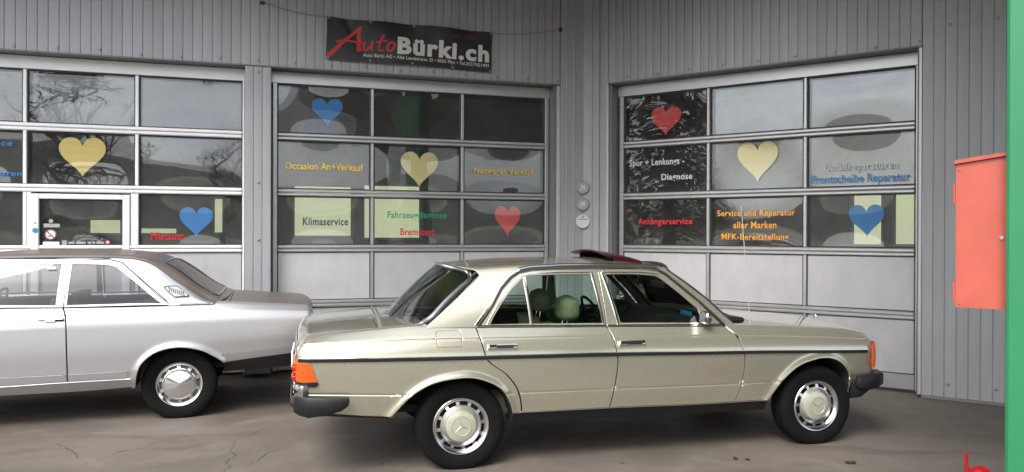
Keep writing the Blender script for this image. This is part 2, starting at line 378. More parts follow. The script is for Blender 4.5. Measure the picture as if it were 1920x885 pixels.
# screws along the lower edge of the cladding band
sm = MB().lathe([(.0, -.012), (.010, -.011), (.014, -.006), (.017, -.004), (.017, .0)], 10).build('screw', SCREW, bld)
first = True
def screw(side, s, z):
    global first
    o = sm if first else share('screw', sm, bld); first = False
    o.location = (LW if side == 'L' else RW)(s, PROUD, z); o.rotation_euler = (0, 0, AL if side == 'L' else -AR)
for i in range(27): screw('L', -7.0 + .4012 * i, ZF + .045 + .012 * random.uniform(-1, 1))
for i in range(9): screw('R', -4.2 + .4012 * i, ZF + .045 + .012 * random.uniform(-1, 1))
for i in range(5): screw('R', -.72 + .4012 * i, 3.70); screw('R', -.72 + .4012 * i, .16)
for z in (.9, 1.55, 2.2, 3.45): screw('L', -.17, z)

# workshop inside: back walls with windows, ceiling
INW = mat('workshop_wall_paint', (.40, .32, .26), .8, 0, .5, .9, col2=(.14, .125, .115))
FRAMEW = mat('window_frame_white', (.6, .6, .58), .5)
def backwall(side, s0, s1, off, wins):
    """wall with rectangular window openings, built from boxes round them"""
    mb = MB(); xs = sorted(wins); cur = s0
    for (a, b, z0, z1) in xs:
        mb.box((cur, off, 0), (a, off + .25, 4.62)); mb.box((a, off, 0), (b, off + .25, z0)); mb.box((a, off, z1), (b, off + .25, 4.62)); cur = b
    mb.box((cur, off, 0), (s1, off + .25, 4.62))
    o = mb.build('back_wall', INW, bld, smooth=0); o.location = (LW if side == 'L' else RW)(0); o.rotation_euler = (0, 0, AL if side == 'L' else -AR)
    for (a, b, z0, z1) in xs:
        f = MB()
        for lo, hi in (((a, off + .1, z0), (a + .05, off + .15, z1)), ((b - .05, off + .1, z0), (b, off + .15, z1)), ((a + .05, off + .1, z0), (b - .05, off + .15, z0 + .05)), ((a + .05, off + .1, z1 - .05), (b - .05, off + .15, z1))): f.box(lo, hi)
        w = f.build('rear_window', FRAMEW, bld, smooth=0); w.location = o.location; w.rotation_euler = o.rotation_euler
backwall('L', -9.0, 8.6, 7.0, [(-3.42, -2.80, 1.57, 1.92), (-2.53, -1.80, 1.57, 1.76), (-1.19, -.95, 1.59, 2.36), (.35, 1.585, 1.53, 2.65), (1.77, 3.04, 1.49, 2.69)])
backwall('R', -8.9, 3.0, 7.0, [(-2.98, -2.40, 1.40, 2.48), (-2.25, -1.69, 1.41, 2.46)])
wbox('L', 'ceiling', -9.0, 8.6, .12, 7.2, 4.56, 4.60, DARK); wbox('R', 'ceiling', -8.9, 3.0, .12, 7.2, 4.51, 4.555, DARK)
wbox('L', 'side_wall', -9.2, -9.0, .12, 7.2, 0, 4.45, INW); wbox('R', 'side_wall', 3.0, 3.2, .12, 7.2, 0, 4.45, INW)
FLOORIN = mat('workshop_floor_paint', (.22, .21, .20), .5, 0, .3, 2)
for sd, s0, s1 in (('L', -9.0, 8.6), ('R', -8.9, 3.0)): wbox(sd, 'workshop_floor', s0, s1, .06, 7.0, .002 if sd == 'L' else .004, .02 if sd == 'L' else .024, FLOORIN)
wbox('L', 'side_wall', -9.2, -5.6, -PROUD + .04, .11, 0, ZT, REVEAL)

# ------------------------------------------------------------------ sectional garage doors
R1, R2, R3, R4, ZG = 2.759, 2.105, 1.450, .797, 3.372
RAILS = (R1, R2, R3, R4)
def pane_mesh(x0, x1, z0, z1, d, sk, y=.034):
    nu, nv = 17, 13; mb = MB()
    def P(i, j):
        a = -1 + 2 * i / (nu - 1); b = -1 + 2 * j / (nv - 1)
        h = d * (1 - a * a) * (1 - b * b) * (1 + sk * a)
        return (x0 + (x1 - x0) * (a + 1) / 2, y + h, z0 + (z1 - z0) * (b + 1) / 2)
    return mb.grid(P, nu, nv)
def ring_mb(x0, x1, z0, z1, w, y0, y1):
    mb = MB(); mb.box((x0, y0, z0), (x1, y1, z0 + w)); mb.box((x0, y0, z1 - w), (x1, y1, z1)); mb.box((x0, y0, z0 + w), (x0 + w, y1, z1 - w)); mb.box((x1 - w, y0, z0 + w), (x1, y1, z1 - w)); return mb
def garage_door(side, s0, s1, mun, label, passcol=None, alu=ALU, rnd=1):
    """s0..s1 outer edges; mun = glass edges / muntin centres from left to right"""
    R = random.Random(rnd)
    root = empty('garage_door', (LW if side == 'L' else RW)(s0), AL if side == 'L' else -AR, label, 'garage door')
    w = s1 - s0; g = [m - s0 for m in mun]; hm = .018
    MB().box((0, -.004, .02), (g[0], .055, ZG + .03), .006).build('stile', alu, root); MB().box((g[-1], -.004, .02), (w, .055, ZG + .03), .006).build('stile', alu, root)
    MB().box((-.02, -.010, ZG + .004), (w + .02, .06, ZF - .018), .004).build('head_rail', alu, root)
    for z in RAILS:
        for a, b in ((z + .003, z + .041), (z - .041, z - .003)):
            MB().box((g[0] + .001, -.016, a), (g[-1] - .001, .05, b), .010).build('rail', alu, root)
    MB().box((g[0] + .001, -.008, .03), (g[-1] - .001, .05, .185), .006).build('bottom_rail', alu, root)
    MB().box((.01, .0, .004), (w - .01, .04, .0295)).build('bottom_seal', RUBBER, root)
    rows = [(R1 + .042, ZG), (R2 + .042, R1 - .042), (R3 + .042, R2 - .042), (R4 + .042, R3 - .042), (.186, R4 - .042)]
    for ri, (z0, z1) in enumerate(rows):
        for k in range(len(g) - 1):
            x0 = g[k] + (hm if k else 0); x1 = g[k + 1] - (hm if k < len(g) - 2 else 0)
            if k < len(g) - 2: MB().box((g[k + 1] - hm, -.010, z0 + .001), (g[k + 1] + hm, .05, z1 - .001), .007).build('muntin', alu, root)
            if ri < 3:
                px0, px1, pz0, pz1 = x0, x1, z0, z1
                if passcol == k and ri == 2:
                    px0, px1, pz0, pz1 = -2.405 - s0, -1.595 - s0, 1.495, 1.990
                    # frame of the wicket door set into the section
                    for lo, hi in (((-2.478 - s0, -.022, .03), (px0, .05, 2.045)), ((px1, -.022, .03), (-1.522 - s0, .05, 2.045)), ((px0 + .001, -.022, pz1), (px1 - .001, .05, 2.045))):
                        MB().box(lo, hi, .006).build('wicket_frame', alu, root)
                    for lo, hi in (((x0, -.004, z0), (-2.482 - s0, .05, z1)), ((-1.518 - s0, -.004, z0), (x1, .05, z1))): MB().box(lo, hi, .004).build('wicket_jamb', alu, root)
                ring_mb(px0 + .0005, px1 - .0005, pz0 + .0005, pz1 - .0005, .012, .012, .05).build('pane_seal', RUBBER, root, smooth=0)
                d = R.choice((1, 1, 1, -1)) * R.uniform(.0055, .011)
                pane_mesh(px0 + .006, px1 - .006, pz0 + .006, pz1 - .006, d, R.uniform(-.4, .4)).build('pane', PANE, root, smooth=180)
                pane_mesh(px0 + .006, px1 - .006, pz0 + .006, pz1 - .006, d * R.uniform(-.35, .6), R.uniform(-.4, .4), .086).build('inner_pane', PANE, root, smooth=180)
            else:
                MB().box((x0 + .008, .012, z0 + .006), (x1 - .008, .045, z1 - .006), .006).build('panel', ALUP, root)
                ring_mb(x0 + .0005, x1 - .0005, z0 + .0005, z1 - .0005, .009, .016, .044).build('panel_seal', RUBBER, root, smooth=0)
    return root
ALUW = mat('white_aluminium', (.80, .80, .81), .38, .1, .06, 3)
doorL = garage_door('L', -4.80, -.327, (-4.75, -3.63, -2.54, -1.454, -.352), 'leftmost garage door, with a wicket door and a big yellow heart', passcol=2, alu=ALUW, rnd=11)
doorM = garage_door('L', -.022, 3.385, (.031, 1.126, 2.241, 3.336), 'middle garage door under the black banner', rnd=5)
doorR = garage_door('R', -4.410, -1.012, (-4.351, -3.239, -2.130, -1.040), 'rightmost garage door, on the wall right of the corner', rnd=23)
# lettering stuck on the panes
def letter(door, s0, txt, a, b, z0, z1, ink, bold=.018): text_obj(txt, a - s0, z0, b - s0, z1, .018, INK[ink], door, bold)
SL, SM, SR = -4.80, -.022, -4.410
letter(doorL, SL, 'Service', -3.03, -2.658, 2.545, 2.61, 'blue', .02); letter(doorL, SL, 'Reparaturen', -3.13, -2.573, 2.205, 2.285, 'blue', .02)
letter(doorL, SL, 'Mietauto', -1.312, -.965, 1.552, 1.640, 'red', .02)
letter(doorM, SM, 'Occasion An+Verkauf', .121, 1.018, 2.376, 2.464, 'yellow'); letter(doorM, SM, 'Neuwagen Verkauf', 2.399, 3.184, 2.365, 2.460, 'yellow')
letter(doorM, SM, 'Klimaservice', .320, .844, 1.722, 1.815, 'navy'); letter(doorM, SM, 'Fahrzeugdiagnose', 1.314, 2.046, 1.790, 1.899, 'green')
letter(doorM, SM, 'Bremstest', 1.470, 1.892, 1.607, 1.693, 'red')
letter(doorR, SR, 'Spur + Lenkungs -', -4.277, -3.545, 2.462, 2.570, 'silver'); letter(doorR, SR, 'Diagnose', -3.843, -3.444, 2.275, 2.375, 'silver')
letter(doorR, SR, 'Unfallreparaturen', -1.933, -1.206, 2.300, 2.412, 'silver'); letter(doorR, SR, 'Frontscheibe Reparatur', -2.067, -1.092, 2.166, 2.282, 'skyblue', .02)
letter(doorR, SR, 'Anhängerservice', -4.156, -3.442, 1.728, 1.830, 'red', .03)
letter(doorR, SR, 'Service und Reparatur', -3.133, -2.241, 1.823, 1.915, 'orange'); letter(doorR, SR, 'aller Marken', -2.941, -2.445, 1.700, 1.780, 'orange'); letter(doorR, SR, 'MFK-Bereitstellung', -3.080, -2.310, 1.548, 1.640, 'orange')
# small stickers on the wicket window
def disc(mb, x, z, r, y, n=28, y2=None):
    return mb.prism([(x + r * cos(2 * pi * i / n), z + r * sin(2 * pi * i / n)) for i in range(n)], y, y2 if y2 is not None else y + .002)
def wpx(px): return -2.398 + (px - 75) * .796 / 154 - SL
def wpz(py): return 1.987 - (py - 373) * .498 / 87
st = disc(MB(), wpx(94), wpz(439.5), .053, .010).build('no_smoking_sticker', INK['white'], doorL)
q = MB()
for r0, r1 in ((.044, .051),):
    n = 32; vs = []
    for i in range(n): a = 2 * pi * i / n; vs += [(wpx(94) + r0 * cos(a), .0085, wpz(439.5) + r0 * sin(a)), (wpx(94) + r1 * cos(a), .0085, wpz(439.5) + r1 * sin(a))]
    q.add(vs, [(2 * i, 2 * i + 1, (2 * i + 3) % (2 * n), (2 * i + 2) % (2 * n)) for i in range(n)])
q.build('red_ring', INK['red'], st)
c_, s_ = cos(-pi / 4), sin(-pi / 4)
q = MB(); q.add([(wpx(94) + a * c_ - b * s_, .0080, wpz(439.5) + a * s_ + b * c_) for a, b in ((-.046, -.005), (.046, -.005), (.046, .005), (-.046, .005))], [(0, 1, 2, 3)]); q.build('black_bar', INK['black'], st)
q = MB(); q.add([(wpx(94) + a, .0083, wpz(439.5) + b) for a, b in ((-.03, -.022), (.005, -.022), (.005, -.012), (-.03, -.012))], [(0, 1, 2, 3)]); q.build('cigarette_mark', INK['black'], st)
for a, b, c2_, d, ink in ((80, 453, 110, 460, 'white'), (81, 419, 111, 426, 'grey'), (115, 450.5, 124, 459, 'grey')):
    MB().box((wpx(a), .009, wpz(d)), (wpx(c2_), .011, wpz(b))).build('label_sticker', INK[ink], doorL, smooth=0)
for a, b in ((127, 138), (141, 159), (163, 170), (172, 177), (180, 194)):
    MB().box((wpx(a), .009, wpz(457)), (wpx(b), .011, wpz(452.8))).build('small_print', INK['grey'], doorL, smooth=0)
disc(MB(), wpx(94.4), wpz(414), .021, .010).build('round_sticker', INK['grey'], doorL)
cr = disc(MB(), wpx(201), wpz(454), .024, .010).build('red_emblem', INK['red'], doorL)
q = MB(); x, z = wpx(201), wpz(454)
q.box((x - .016, .0080, z - .005), (x + .016, .009, z + .005)); q.box((x - .005, .0078, z - .016), (x + .005, .0088, z + .016)); q.build('white_cross', INK['white'], cr, smooth=0)
disc(MB(), wpx(67.5), wpz(432), .028, -.0245).build('blue_sticker', INK['skyblue'], doorL); disc(MB(), wpx(67.5), wpz(418), .009, -.0245).build('red_dot', INK['red'], doorL)
# hearts cut from card, hung behind the panes
def heart_poly(w, h, n=44):
    pts = []
    for i in range(n):
        t = 2 * pi * i / n; pts.append((16 * sin(t) ** 3, 13 * cos(t) - 5 * cos(2 * t) - 2 * cos(3 * t) - cos(4 * t)))
    x0 = min(p[0] for p in pts); x1 = max(p[0] for p in pts); y0 = min(p[1] for p in pts); y1 = max(p[1] for p in pts)
    return [((p[0] - x0) / (x1 - x0) * w - w / 2, (p[1] - y0) / (y1 - y0) * h) for p in pts]
def heart(side, s0, z0, s1, z1, colr, label):
    o = MB().prism(heart_poly(s1 - s0, z1 - z0), 0, .004).build('paper_heart', PAPER[colr], smooth=0)
    o.location = (LW if side == 'L' else RW)((s0 + s1) / 2, -.053, z0); o.rotation_euler = (radians(random.uniform(-1, 1)), radians(random.uniform(-2, 2)), AL if side == 'L' else -AR)
    tag(o, label, 'heart', 'card hearts in the garage door panes')
heart('L', -2.232, 2.231, -1.772, 2.668, 'yellow', 'deep yellow card heart in the middle row of the leftmost door')
heart('L', -1.028, 1.579, -.674, 1.920, 'blue', 'blue card heart beside the red Mietauto lettering')
heart('L', .420, 2.904, .785, 3.234, 'blue', 'blue card heart in the top row of the middle door')
heart('L', 1.474, 2.197, 1.938, 2.636, 'cream', 'cream yellow card heart in the middle door, above the green lettering')
heart('L', 2.679, 1.598, 3.021, 1.983, 'red', 'red card heart at the lower right of the middle door')
heart('R', -4.003, 2.845, -3.609, 3.205, 'red', 'red card heart in the top row of the rightmost door')
heart('R', -2.901, 2.232, -2.436, 2.702, 'cream', 'cream card heart in the middle of the rightmost door')
heart('R', -1.681, 1.605, -1.330, 1.953, 'blue', 'blue card heart at the lower right of the rightmost door')

# ------------------------------------------------------------------ banner on the cladding
BTL, BTR, BBR, BBL = (.580, 4.141), (2.560, 4.109), (2.548, 3.617), (.563, 3.648)
bn = empty('shop_banner', LW(1.56, PROUD, 3.63), AL, 'black banner with red and white shop lettering strung over the middle door', 'banner')
def ban(u, w, off=0.):          # u 0..1 from the left, w 0..1 from the top
    s = (BTL[0] * (1 - u) + BTR[0] * u) * (1 - w) + (BBL[0] * (1 - u) + BBR[0] * u) * w
    z = (BTL[1] * (1 - u) + BTR[1] * u) * (1 - w) + (BBL[1] * (1 - u) + BBR[1] * u) * w
    sag = .014 * (1 - w) * sin(3 * pi * u) ** 2 * (1 if u < .4 else .5) + .010 * w * sin(2 * pi * u + 1) * 0.6
    y = -.045 + .014 * sin(7 * u + 2.2 * w) + .010 * sin(15 * u - 3 * w + 1) * (1 - w) + .006 * sin(31 * u + 5 * w) * (1 - w) + .02 * math.exp(-((u - .11 - .14 * w) / .03) ** 2) * (1 - w)
    return (s - 1.56, y - off, z - sag - 3.63)
BANM = mat('black_banner_vinyl', (.012, .012, .014), .38, 0, .3, 5, .05, 30)
MB().grid(lambda i, j: ban(i / 60, j / 14), 61, 15).build('sheet', BANM, bn, smooth=180)
def cp(x, y):   # position on the banner measured in the lettering's own layout units
    u = (x - 75) / 1757.0; t = 105 + 170 * u; b = 560 + 145 * u; return u, (y - t) / (b - t)
def bansheet(txt, u0, w0, u1, w1, ink, bold): text_obj(txt, u0, -w1, u1, -w0, 0, ink, bn, bold, fn=lambda a, b, y: ban(a, -b, .004))
BWHITE = mat('banner_print_white', (.62, .60, .59), .5); BRED = mat('banner_print_red', (.50, .025, .03), .5); BDRED = mat('banner_print_dark_red', (.16, .012, .02), .5)
bansheet('Bürki.ch', .4125, .335, .983, .765, BWHITE, .045)
bansheet('Auto Bürki AG • Alte Landstrasse 25 • 8505 Pfyn • Tel.052/7651493', .2117, .795, .982, .905, BWHITE, .012)
bansheet('seit 1970', .748, .12, .892, .245, BDRED, .02)
def bpoly(mb, pts):
    mb.add([ban(*cp(x, y), .0045) for x, y in pts], [tuple(range(len(pts)))])
def bstroke(mb, pts, w0, w1=None):
    w1 = w1 or w0; L = []; Rr = []; n = len(pts)
    for i, (x, y) in enumerate(pts):
        a = pts[max(0, i - 1)]; b = pts[min(n - 1, i + 1)]; dx, dy = b[0] - a[0], b[1] - a[1]; l = sqrt(dx * dx + dy * dy); wd = (w0 + (w1 - w0) * i / (n - 1)) / 2
        L.append((x - dy / l * wd, y + dx / l * wd)); Rr.append((x + dy / l * wd, y - dx / l * wd))
    for i in range(n - 1): mb.add([ban(*cp(*q), .0045) for q in (L[i], L[i + 1], Rr[i + 1], Rr[i])], [(0, 1, 2, 3)])
mb = MB()
bstroke(mb, [(92, 528), (140, 485), (200, 420), (260, 355), (320, 300), (380, 245), (424, 205)], 46, 30)
bstroke(mb, [(414, 202), (404, 260), (398, 330), (400, 400), (408, 482)], 26, 48)
bstroke(mb, [(170, 376), (230, 366), (300, 360), (370, 372), (438, 388)], 22, 26)
bstroke(mb, [(466, 372), (452, 420), (450, 462), (478, 470), (512, 440), (540, 378)], 20, 22); bstroke(mb, [(545, 372), (532, 420), (534, 474)], 24, 20)
bstroke(mb, [(655, 305), (625, 370), (606, 430), (612, 478), (660, 474)], 26, 20); bstroke(mb, [(578, 388), (630, 374), (694, 372)], 20, 18)
bstroke(mb, [(730 + 36 * cos(a) + 12 * sin(a), 434 - 48 * sin(a)) for a in [2 * pi * i / 20 for i in range(21)]], 26)
me = bpy.data.meshes.new('brush_lettering'); me.from_pydata(mb.v, [], mb.f); me.update(); link('brush_lettering', me, BRED, bn)
EYE = mat('eyelet_brass', (.35, .33, .3), .4, .8)
for u, w in ((.012, .03), (.25, .03), (.51, .035), (.99, .04), (.012, .965), (.255, .965), (.505, .965), (.755, .965), (.99, .965)):
    x, y, z = ban(u, w, .004); MB().lathe([(.006, -.002), (.009, -.005), (.014, -.004), (.015, .0)], 12, c=(x, y, z)).build('eyelet', EYE, bn)
CORD = mat('red_brown_cord', (.20, .09, .08), .7)
KNOB = mat('black_knob', (.015, .015, .016), .45)
for (us, zs), (uw) in (((-.128, 4.235), (0, .02)), ((3.470, 4.225), (1, .03))):
    e = Vector(ban(*uw, .003)); k = Vector((us - 1.56, -.03, zs - 3.63)); n = 10
    pts = [e.lerp(k, i / n) - Vector((0, 0, .03 * sin(pi * i / n))) for i in range(n + 1)]
    MB().tube(pts, .0035, 6).build('cord', CORD, bn)
    MB().lathe([(.0, -.045), (.018, -.045), (.020, -.030), (.030, -.028), (.046, -.018), (.046, -.002), (.0, .0)], 20, c=(k.x, .028, k.z)).build('hook_knob', KNOB, bn)

# round plates fixed over the corner fold
fold = LW(CORN_L, PROUD); nb = Vector((sin(AL) - sin(AR), -cos(AL) - cos(AR), 0)).normalized()
PLT = mat('pressed_metal_plate', (.24, .245, .255), .45, .3); PLW = mat('white_plate', (.50, .51, .52), .45)
ang = atan2(nb.y, nb.x) + pi / 2
for z, kind, lab in ((2.223, 0, 'grey round plate with an arrow, topmost of three on the corner'), (2.011, 0, 'grey round plate with an arrow, middle of three on the corner'), (1.792, 1, 'white round plate with a thin black line, lowest of three on the corner')):
    r = .080 if kind == 0 else .090
    e = empty('round_plate', fold + nb * .045 + Vector((0, 0, z)), ang, lab, 'sign', 'round plates on the corner trim')
    MB().lathe([(0, -.008), (r * .80, -.008), (r * .84, -.014), (r * .96, -.014), (r, -.006), (r, .008), (0, .008)], 36).build('disc', PLW if kind else PLT, e)
    if kind == 0:
        A = mat('pale_arrow', (.42, .425, .435), .5, .1); q = MB()
        k = r * .55
        q.prism([(-k, -k * .72), (-k * .72, -k), (k * .12, -.16 * k), (k * .12, -k * .55), (k * .62, -k * .75), (k * .72, k * .72), (-k * .75, k * .62), (-k * .55, k * .12), (-.16 * k, k * .12)], -.013, -.0085).build('arrow', A, e, smooth=0)
    else:
        MB().box((-r * .72, -.011, .022), (r * .72, -.0085, .028)).build('black_line', INK['black'], e, smooth=0)
        q = MB(); q.prism([(-.014, .04), (.006, .075), (.010, .045)], -.011, -.0085); q.prism([(-.004, -.085), (.004, -.085), (.002, -.06)], -.011, -.0085); q.build('black_mark', INK['black'], e, smooth=0)

# ------------------------------------------------------------------ car body toolkit (car frame: x forward from the rear axle, y left, z up)
def lerp(a, b, t): return a + (b - a) * t
def sstep(a, b, x):
    t = max(0., min(1., (x - a) / (b - a))); return t * t * (3 - 2 * t)
def seg_dist(p, poly):
    best = 9.
    for (ax, ay), (bx, by) in zip(poly, poly[1:]):
        dx, dy = bx - ax, by - ay; t = max(0, min(1, ((p[0] - ax) * dx + (p[1] - ay) * dy) / (dx * dx + dy * dy)))
        best = min(best, math.hypot(p[0] - ax - t * dx, p[1] - ay - t * dy))
    return best
def smooth_poly(pts, n=4):
    """Catmull-Rom through an open polyline"""
    out = []; P = [pts[0]] + list(pts) + [pts[-1]]
    for i in range(1, len(P) - 2):
        p0, p1, p2, p3 = P[i - 1:i + 3]
        for k in range(n):
            t = k / n
            out.append(tuple(.5 * (2 * b + (c - a) * t + (2 * a - 5 * b + 4 * c - d) * t * t + (3 * b - a - 3 * c + d) * t ** 3) for a, b, c, d in zip(p0, p1, p2, p3)))
    out.append(tuple(pts[-1])); return out
def inside(p, poly):
    x, y = p; r = False; n = len(poly)
    for i in range(n):
        (x0, y0), (x1, y1) = poly[i], poly[(i + 1) % n]
        if (y0 > y) != (y1 > y) and x < (x1 - x0) * (y - y0) / (y1 - y0) + x0: r = not r
    return r
def resample(poly, st=.03):
    out = []; n = len(poly)
    for i in range(n):
        a, b = poly[i], poly[(i + 1) % n]; k = max(1, int(math.hypot(a[0] - b[0], a[1] - b[1]) / st + .5))
        out += [(lerp(a[0], b[0], j / k), lerp(a[1], b[1], j / k)) for j in range(k)]
    return out

class Body:
    WL = [0, .09, .24, .49, .62, .72, .81, 1.45]       # nominal arc length at v = 0..7 of the lower body
    WU = [0, .42, .53, 1.08]                            # and at v = 0..3 of the upper body
    def __init__(s, **k): s.__dict__.update(k)
    def e_in(s, x):
        d = x - s.xr; r = s.rr
        if d < r: d = max(d, 0); return r - sqrt(max(0, r * r - (r - d) ** 2))
        d = s.xf - x; r = s.rf
        if d < r: d = max(d, 0); return r - sqrt(max(0, r * r - (r - d) ** 2))
        return 0.
    def side(s, x, v):
        k = min(4, int(v)); z = lerp(s.zl[k](x), s.zl[k + 1](x), v - k); e = s.e_in(x)
        y = s.P(v) * s.tap(x) - e
        for gz, gd in s.grooves: y -= gd * math.exp(-((z - gz(x)) / .0045) ** 2)
        for A, amp in s.archb:
            if A[0][0] - .12 < x < A[-1][0] + .12:
                d = seg_dist((x, z), A); y += amp * math.exp(-(d / .030) ** 2)
        z -= e * .6 * sstep(3, 5, v)
        return y, z
    def L(s, x, v):
        if v <= 5: y, z = s.side(x, v)
        else:
            ya, za = s.side(x, 5); yb, zb = s.side(x, 4.9); ty, tz = ya - yb, za - zb; l = math.hypot(ty, tz); ty /= l; tz /= l
            ye = ya - s.yin; e = s.e_in(x); zde = s.zde(x) - e * .8; zdc = s.zdc(x) - e * .8
            if v <= 6:
                t = v - 5; h = .055; p = ((ya, za), (ya + ty * h, za + tz * h), (ye + .05, zde), (ye, zde)); w = ((1 - t) ** 3, 3 * t * (1 - t) ** 2, 3 * t * t * (1 - t), t ** 3)
                y = sum(a[0] * b for a, b in zip(p, w)); z = sum(a[1] * b for a, b in zip(p, w))
            else: y = ye * (7 - v); z = zde + (zdc - zde) * (1 - (7 - v) ** 2)
        X = x + s.shr(z) * sstep(s.xr + .25, s.xr, x) + s.shf(z) * sstep(s.xf - .3, s.xf, x)
        q = max(0., 1 - (y / .86) ** 2)
        X += s.bowf * q * sstep(s.xf - .7, s.xf, x) - s.bowr * q * sstep(s.xr + .5, s.xr, x)
        return Vector((X, y, z))
    def U(s, x, v):
        y0 = s.side(x, 5)[0] - s.yb0; z0 = s.zl[5](x) + .002; y1, z1 = s.uy1(x), s.uz1(x); zc = s.uzc(x); y2 = y1 - .085; z2 = zc - s.ucr
        if v <= 1:
            y = lerp(y0, y1, v) + .018 * 4 * v * (1 - v); z = lerp(z0, z1, v)
        elif v <= 2:
            t = v - 1; ty, tz = (y1 - y0) - .072, z1 - z0; l = math.hypot(ty, tz); h = .05
            p = ((y1, z1), (y1 + ty / l * h, z1 + tz / l * h), (y2 + .04, z2 - .004), (y2, z2)); w = ((1 - t) ** 3, 3 * t * (1 - t) ** 2, 3 * t * t * (1 - t), t ** 3)
            y = sum(a[0] * b for a, b in zip(p, w)); z = sum(a[1] * b for a, b in zip(p, w))
        else: y = y2 * (3 - v); z = z2 + (zc - z2) * (1 - (3 - v) ** 2)
        return Vector((x, y, z))
    def lz(s, x, z):     # (x, z) on the lower side -> v
        zs = [f(x) for f in s.zl]
        for k in range(5):
            if z <= zs[k + 1] or k == 4: return k + max(-0.0, min(1., (z - zs[k]) / (zs[k + 1] - zs[k])))
    def uz(s, x, z):
        a, b = 0., 2.
        for _ in range(30):
            m = (a + b) / 2
            if s.U(x, m).z < z: a = m
            else: b = m
        return (a + b) / 2
    def nrm(s, S, x, v):
        h = .002; a = S(x + h, v) - S(x - h, v); v0, v1 = max(0, v - .01), v + .01
        b = S(x, v1) - S(x, v0); n = a.cross(b)
        if n.length < 1e-12: return Vector((0, 1, 0))
        n.normalize(); return n if (n.y + n.z * .3) > 0 else -n

def pw(W, v):
    k = max(0, min(len(W) - 2, int(v))); return W[k] + (W[k + 1] - W[k]) * (v - k)
def ipw(W, w):
    for k in range(len(W) - 1):
        if w <= W[k + 1] or k == len(W) - 2: return k + (w - W[k]) / (W[k + 1] - W[k])

def panel(B, S, W, name, poly, m, parent, sgn, holes=(), off=0., flange=.014, st=.032, rows=(), cols=(), both=False, arcs=()):
    """a sheet-metal (or glass) panel: outline in (x, v) laid on surface S, with a folded edge"""
    P = resample([(x, pw(W, v)) for x, v in poly], st); HS = [resample([(x, pw(W, v)) for x, v in h], st) for h in holes]
    pts = list(P); edges = [(i, (i + 1) % len(P)) for i in range(len(P))]
    for h in HS:
        b = len(pts); pts += h; edges += [(b + i, b + (i + 1) % len(h)) for i in range(len(h))]
    x0, x1 = min(p[0] for p in P), max(p[0] for p in P); w0, w1 = min(p[1] for p in P), max(p[1] for p in P)
    nb = len(pts); loops = [P] + HS
    gx = [x0 + (i + .5) * (x1 - x0) / max(1, round((x1 - x0) / st)) for i in range(max(1, round((x1 - x0) / st)))] + [c for c in cols if x0 < c < x1]
    gw = [w0 + (i + .5) * (w1 - w0) / max(1, round((w1 - w0) / st)) for i in range(max(1, round((w1 - w0) / st)))]
    cand = [(x, w) for x in gx for w in gw]
    for fz in rows:
        for x in gx:
            for d in (-.010, -.0045, 0, .0045, .010):
                v = B.lz(x, fz(x) + d); cand.append((x, pw(W, v)))
    for A in arcs:
        cx = (A[0][0] + A[-1][0]) / 2
        for x, z in A:
            dx, dz = x - cx, z - .30; l = math.hypot(dx, dz)
            for d in (.008, .016, .024, .033, .043, .055, .07, .088):
                xx, zz = x + dx / l * d, z + dz / l * d
                cand.append((xx, pw(W, B.lz(xx, zz))))
    bset = [(q, l) for l in loops for q in l]
    cell = {}
    for q, _ in bset: cell.setdefault((int(q[0] / .02), int(q[1] / .02)), []).append(q)
    for p in cand:
        if not inside(p, P) or any(inside(p, h) for h in HS): continue
        cx, cy = int(p[0] / .02), int(p[1] / .02)
        if any((q[0] - p[0]) ** 2 + (q[1] - p[1]) ** 2 < .007 ** 2 for i in (-1, 0, 1) for j in (-1, 0, 1) for q in cell.get((cx + i, cy + j), ())): continue
        pts.append(p)
    r = delaunay_2d_cdt([Vector(p) for p in pts], edges, [], 0, 1e-6)
    co = [(p.x, p.y) for p in r[0]]; fs = []
    for f in r[2]:
        c = (sum(co[i][0] for i in f) / len(f), sum(co[i][1] for i in f) / len(f))
        if inside(c, P) and not any(inside(c, h) for h in HS): fs.append(tuple(f))
    vs = []; ns = []
    if both: k = len(co); fs = fs + [tuple(i + k for i in f) for f in fs]
    for x, w, sgn in ([(x, w, sgn) for x, w in co] + ([(x, w, -sgn) for x, w in co] if both else [])):
        v = ipw(W, w); n = B.nrm(S, x, v); p = S(x, v) + n * off; vs.append(Vector((p.x, sgn * p.y, p.z))); ns.append(Vector((n.x, sgn * n.y, n.z)))
    out = []
    for f in fs:
        a, b, c = (vs[i] for i in f[:3]); out.append(f if (b - a).cross(c - a).dot(ns[f[0]]) > 0 else f[::-1])
    if flange:
        cnt = {}
        for f in out:
            for i in range(len(f)):
                a, b = f[i], f[(i + 1) % len(f)]; cnt[(a, b)] = 1
        be = [(a, b) for (a, b) in cnt if (b, a) not in cnt]; base = len(vs); mp = {}
        def dup(i, d):
            k = (i, d)
            if k not in mp: mp[k] = len(vs); vs.append(vs[i] - ns[i] * d); ns.append(Vector((0, 0, 0)))
            return mp[k]
        for a, b in be: out.append((b, a, dup(a, flange), dup(b, flange)))
    me = bpy.data.meshes.new(name); me.from_pydata(vs, [], out); me.update()
    me.polygons.foreach_set('use_smooth', [True] * len(me.polygons))
    nl = [n if n.length > .5 else Vector((0, 0, 0)) for n in ns]
    me.normals_split_custom_set_from_vertices([tuple(n) for n in nl])
    return link(name, me, m, parent)

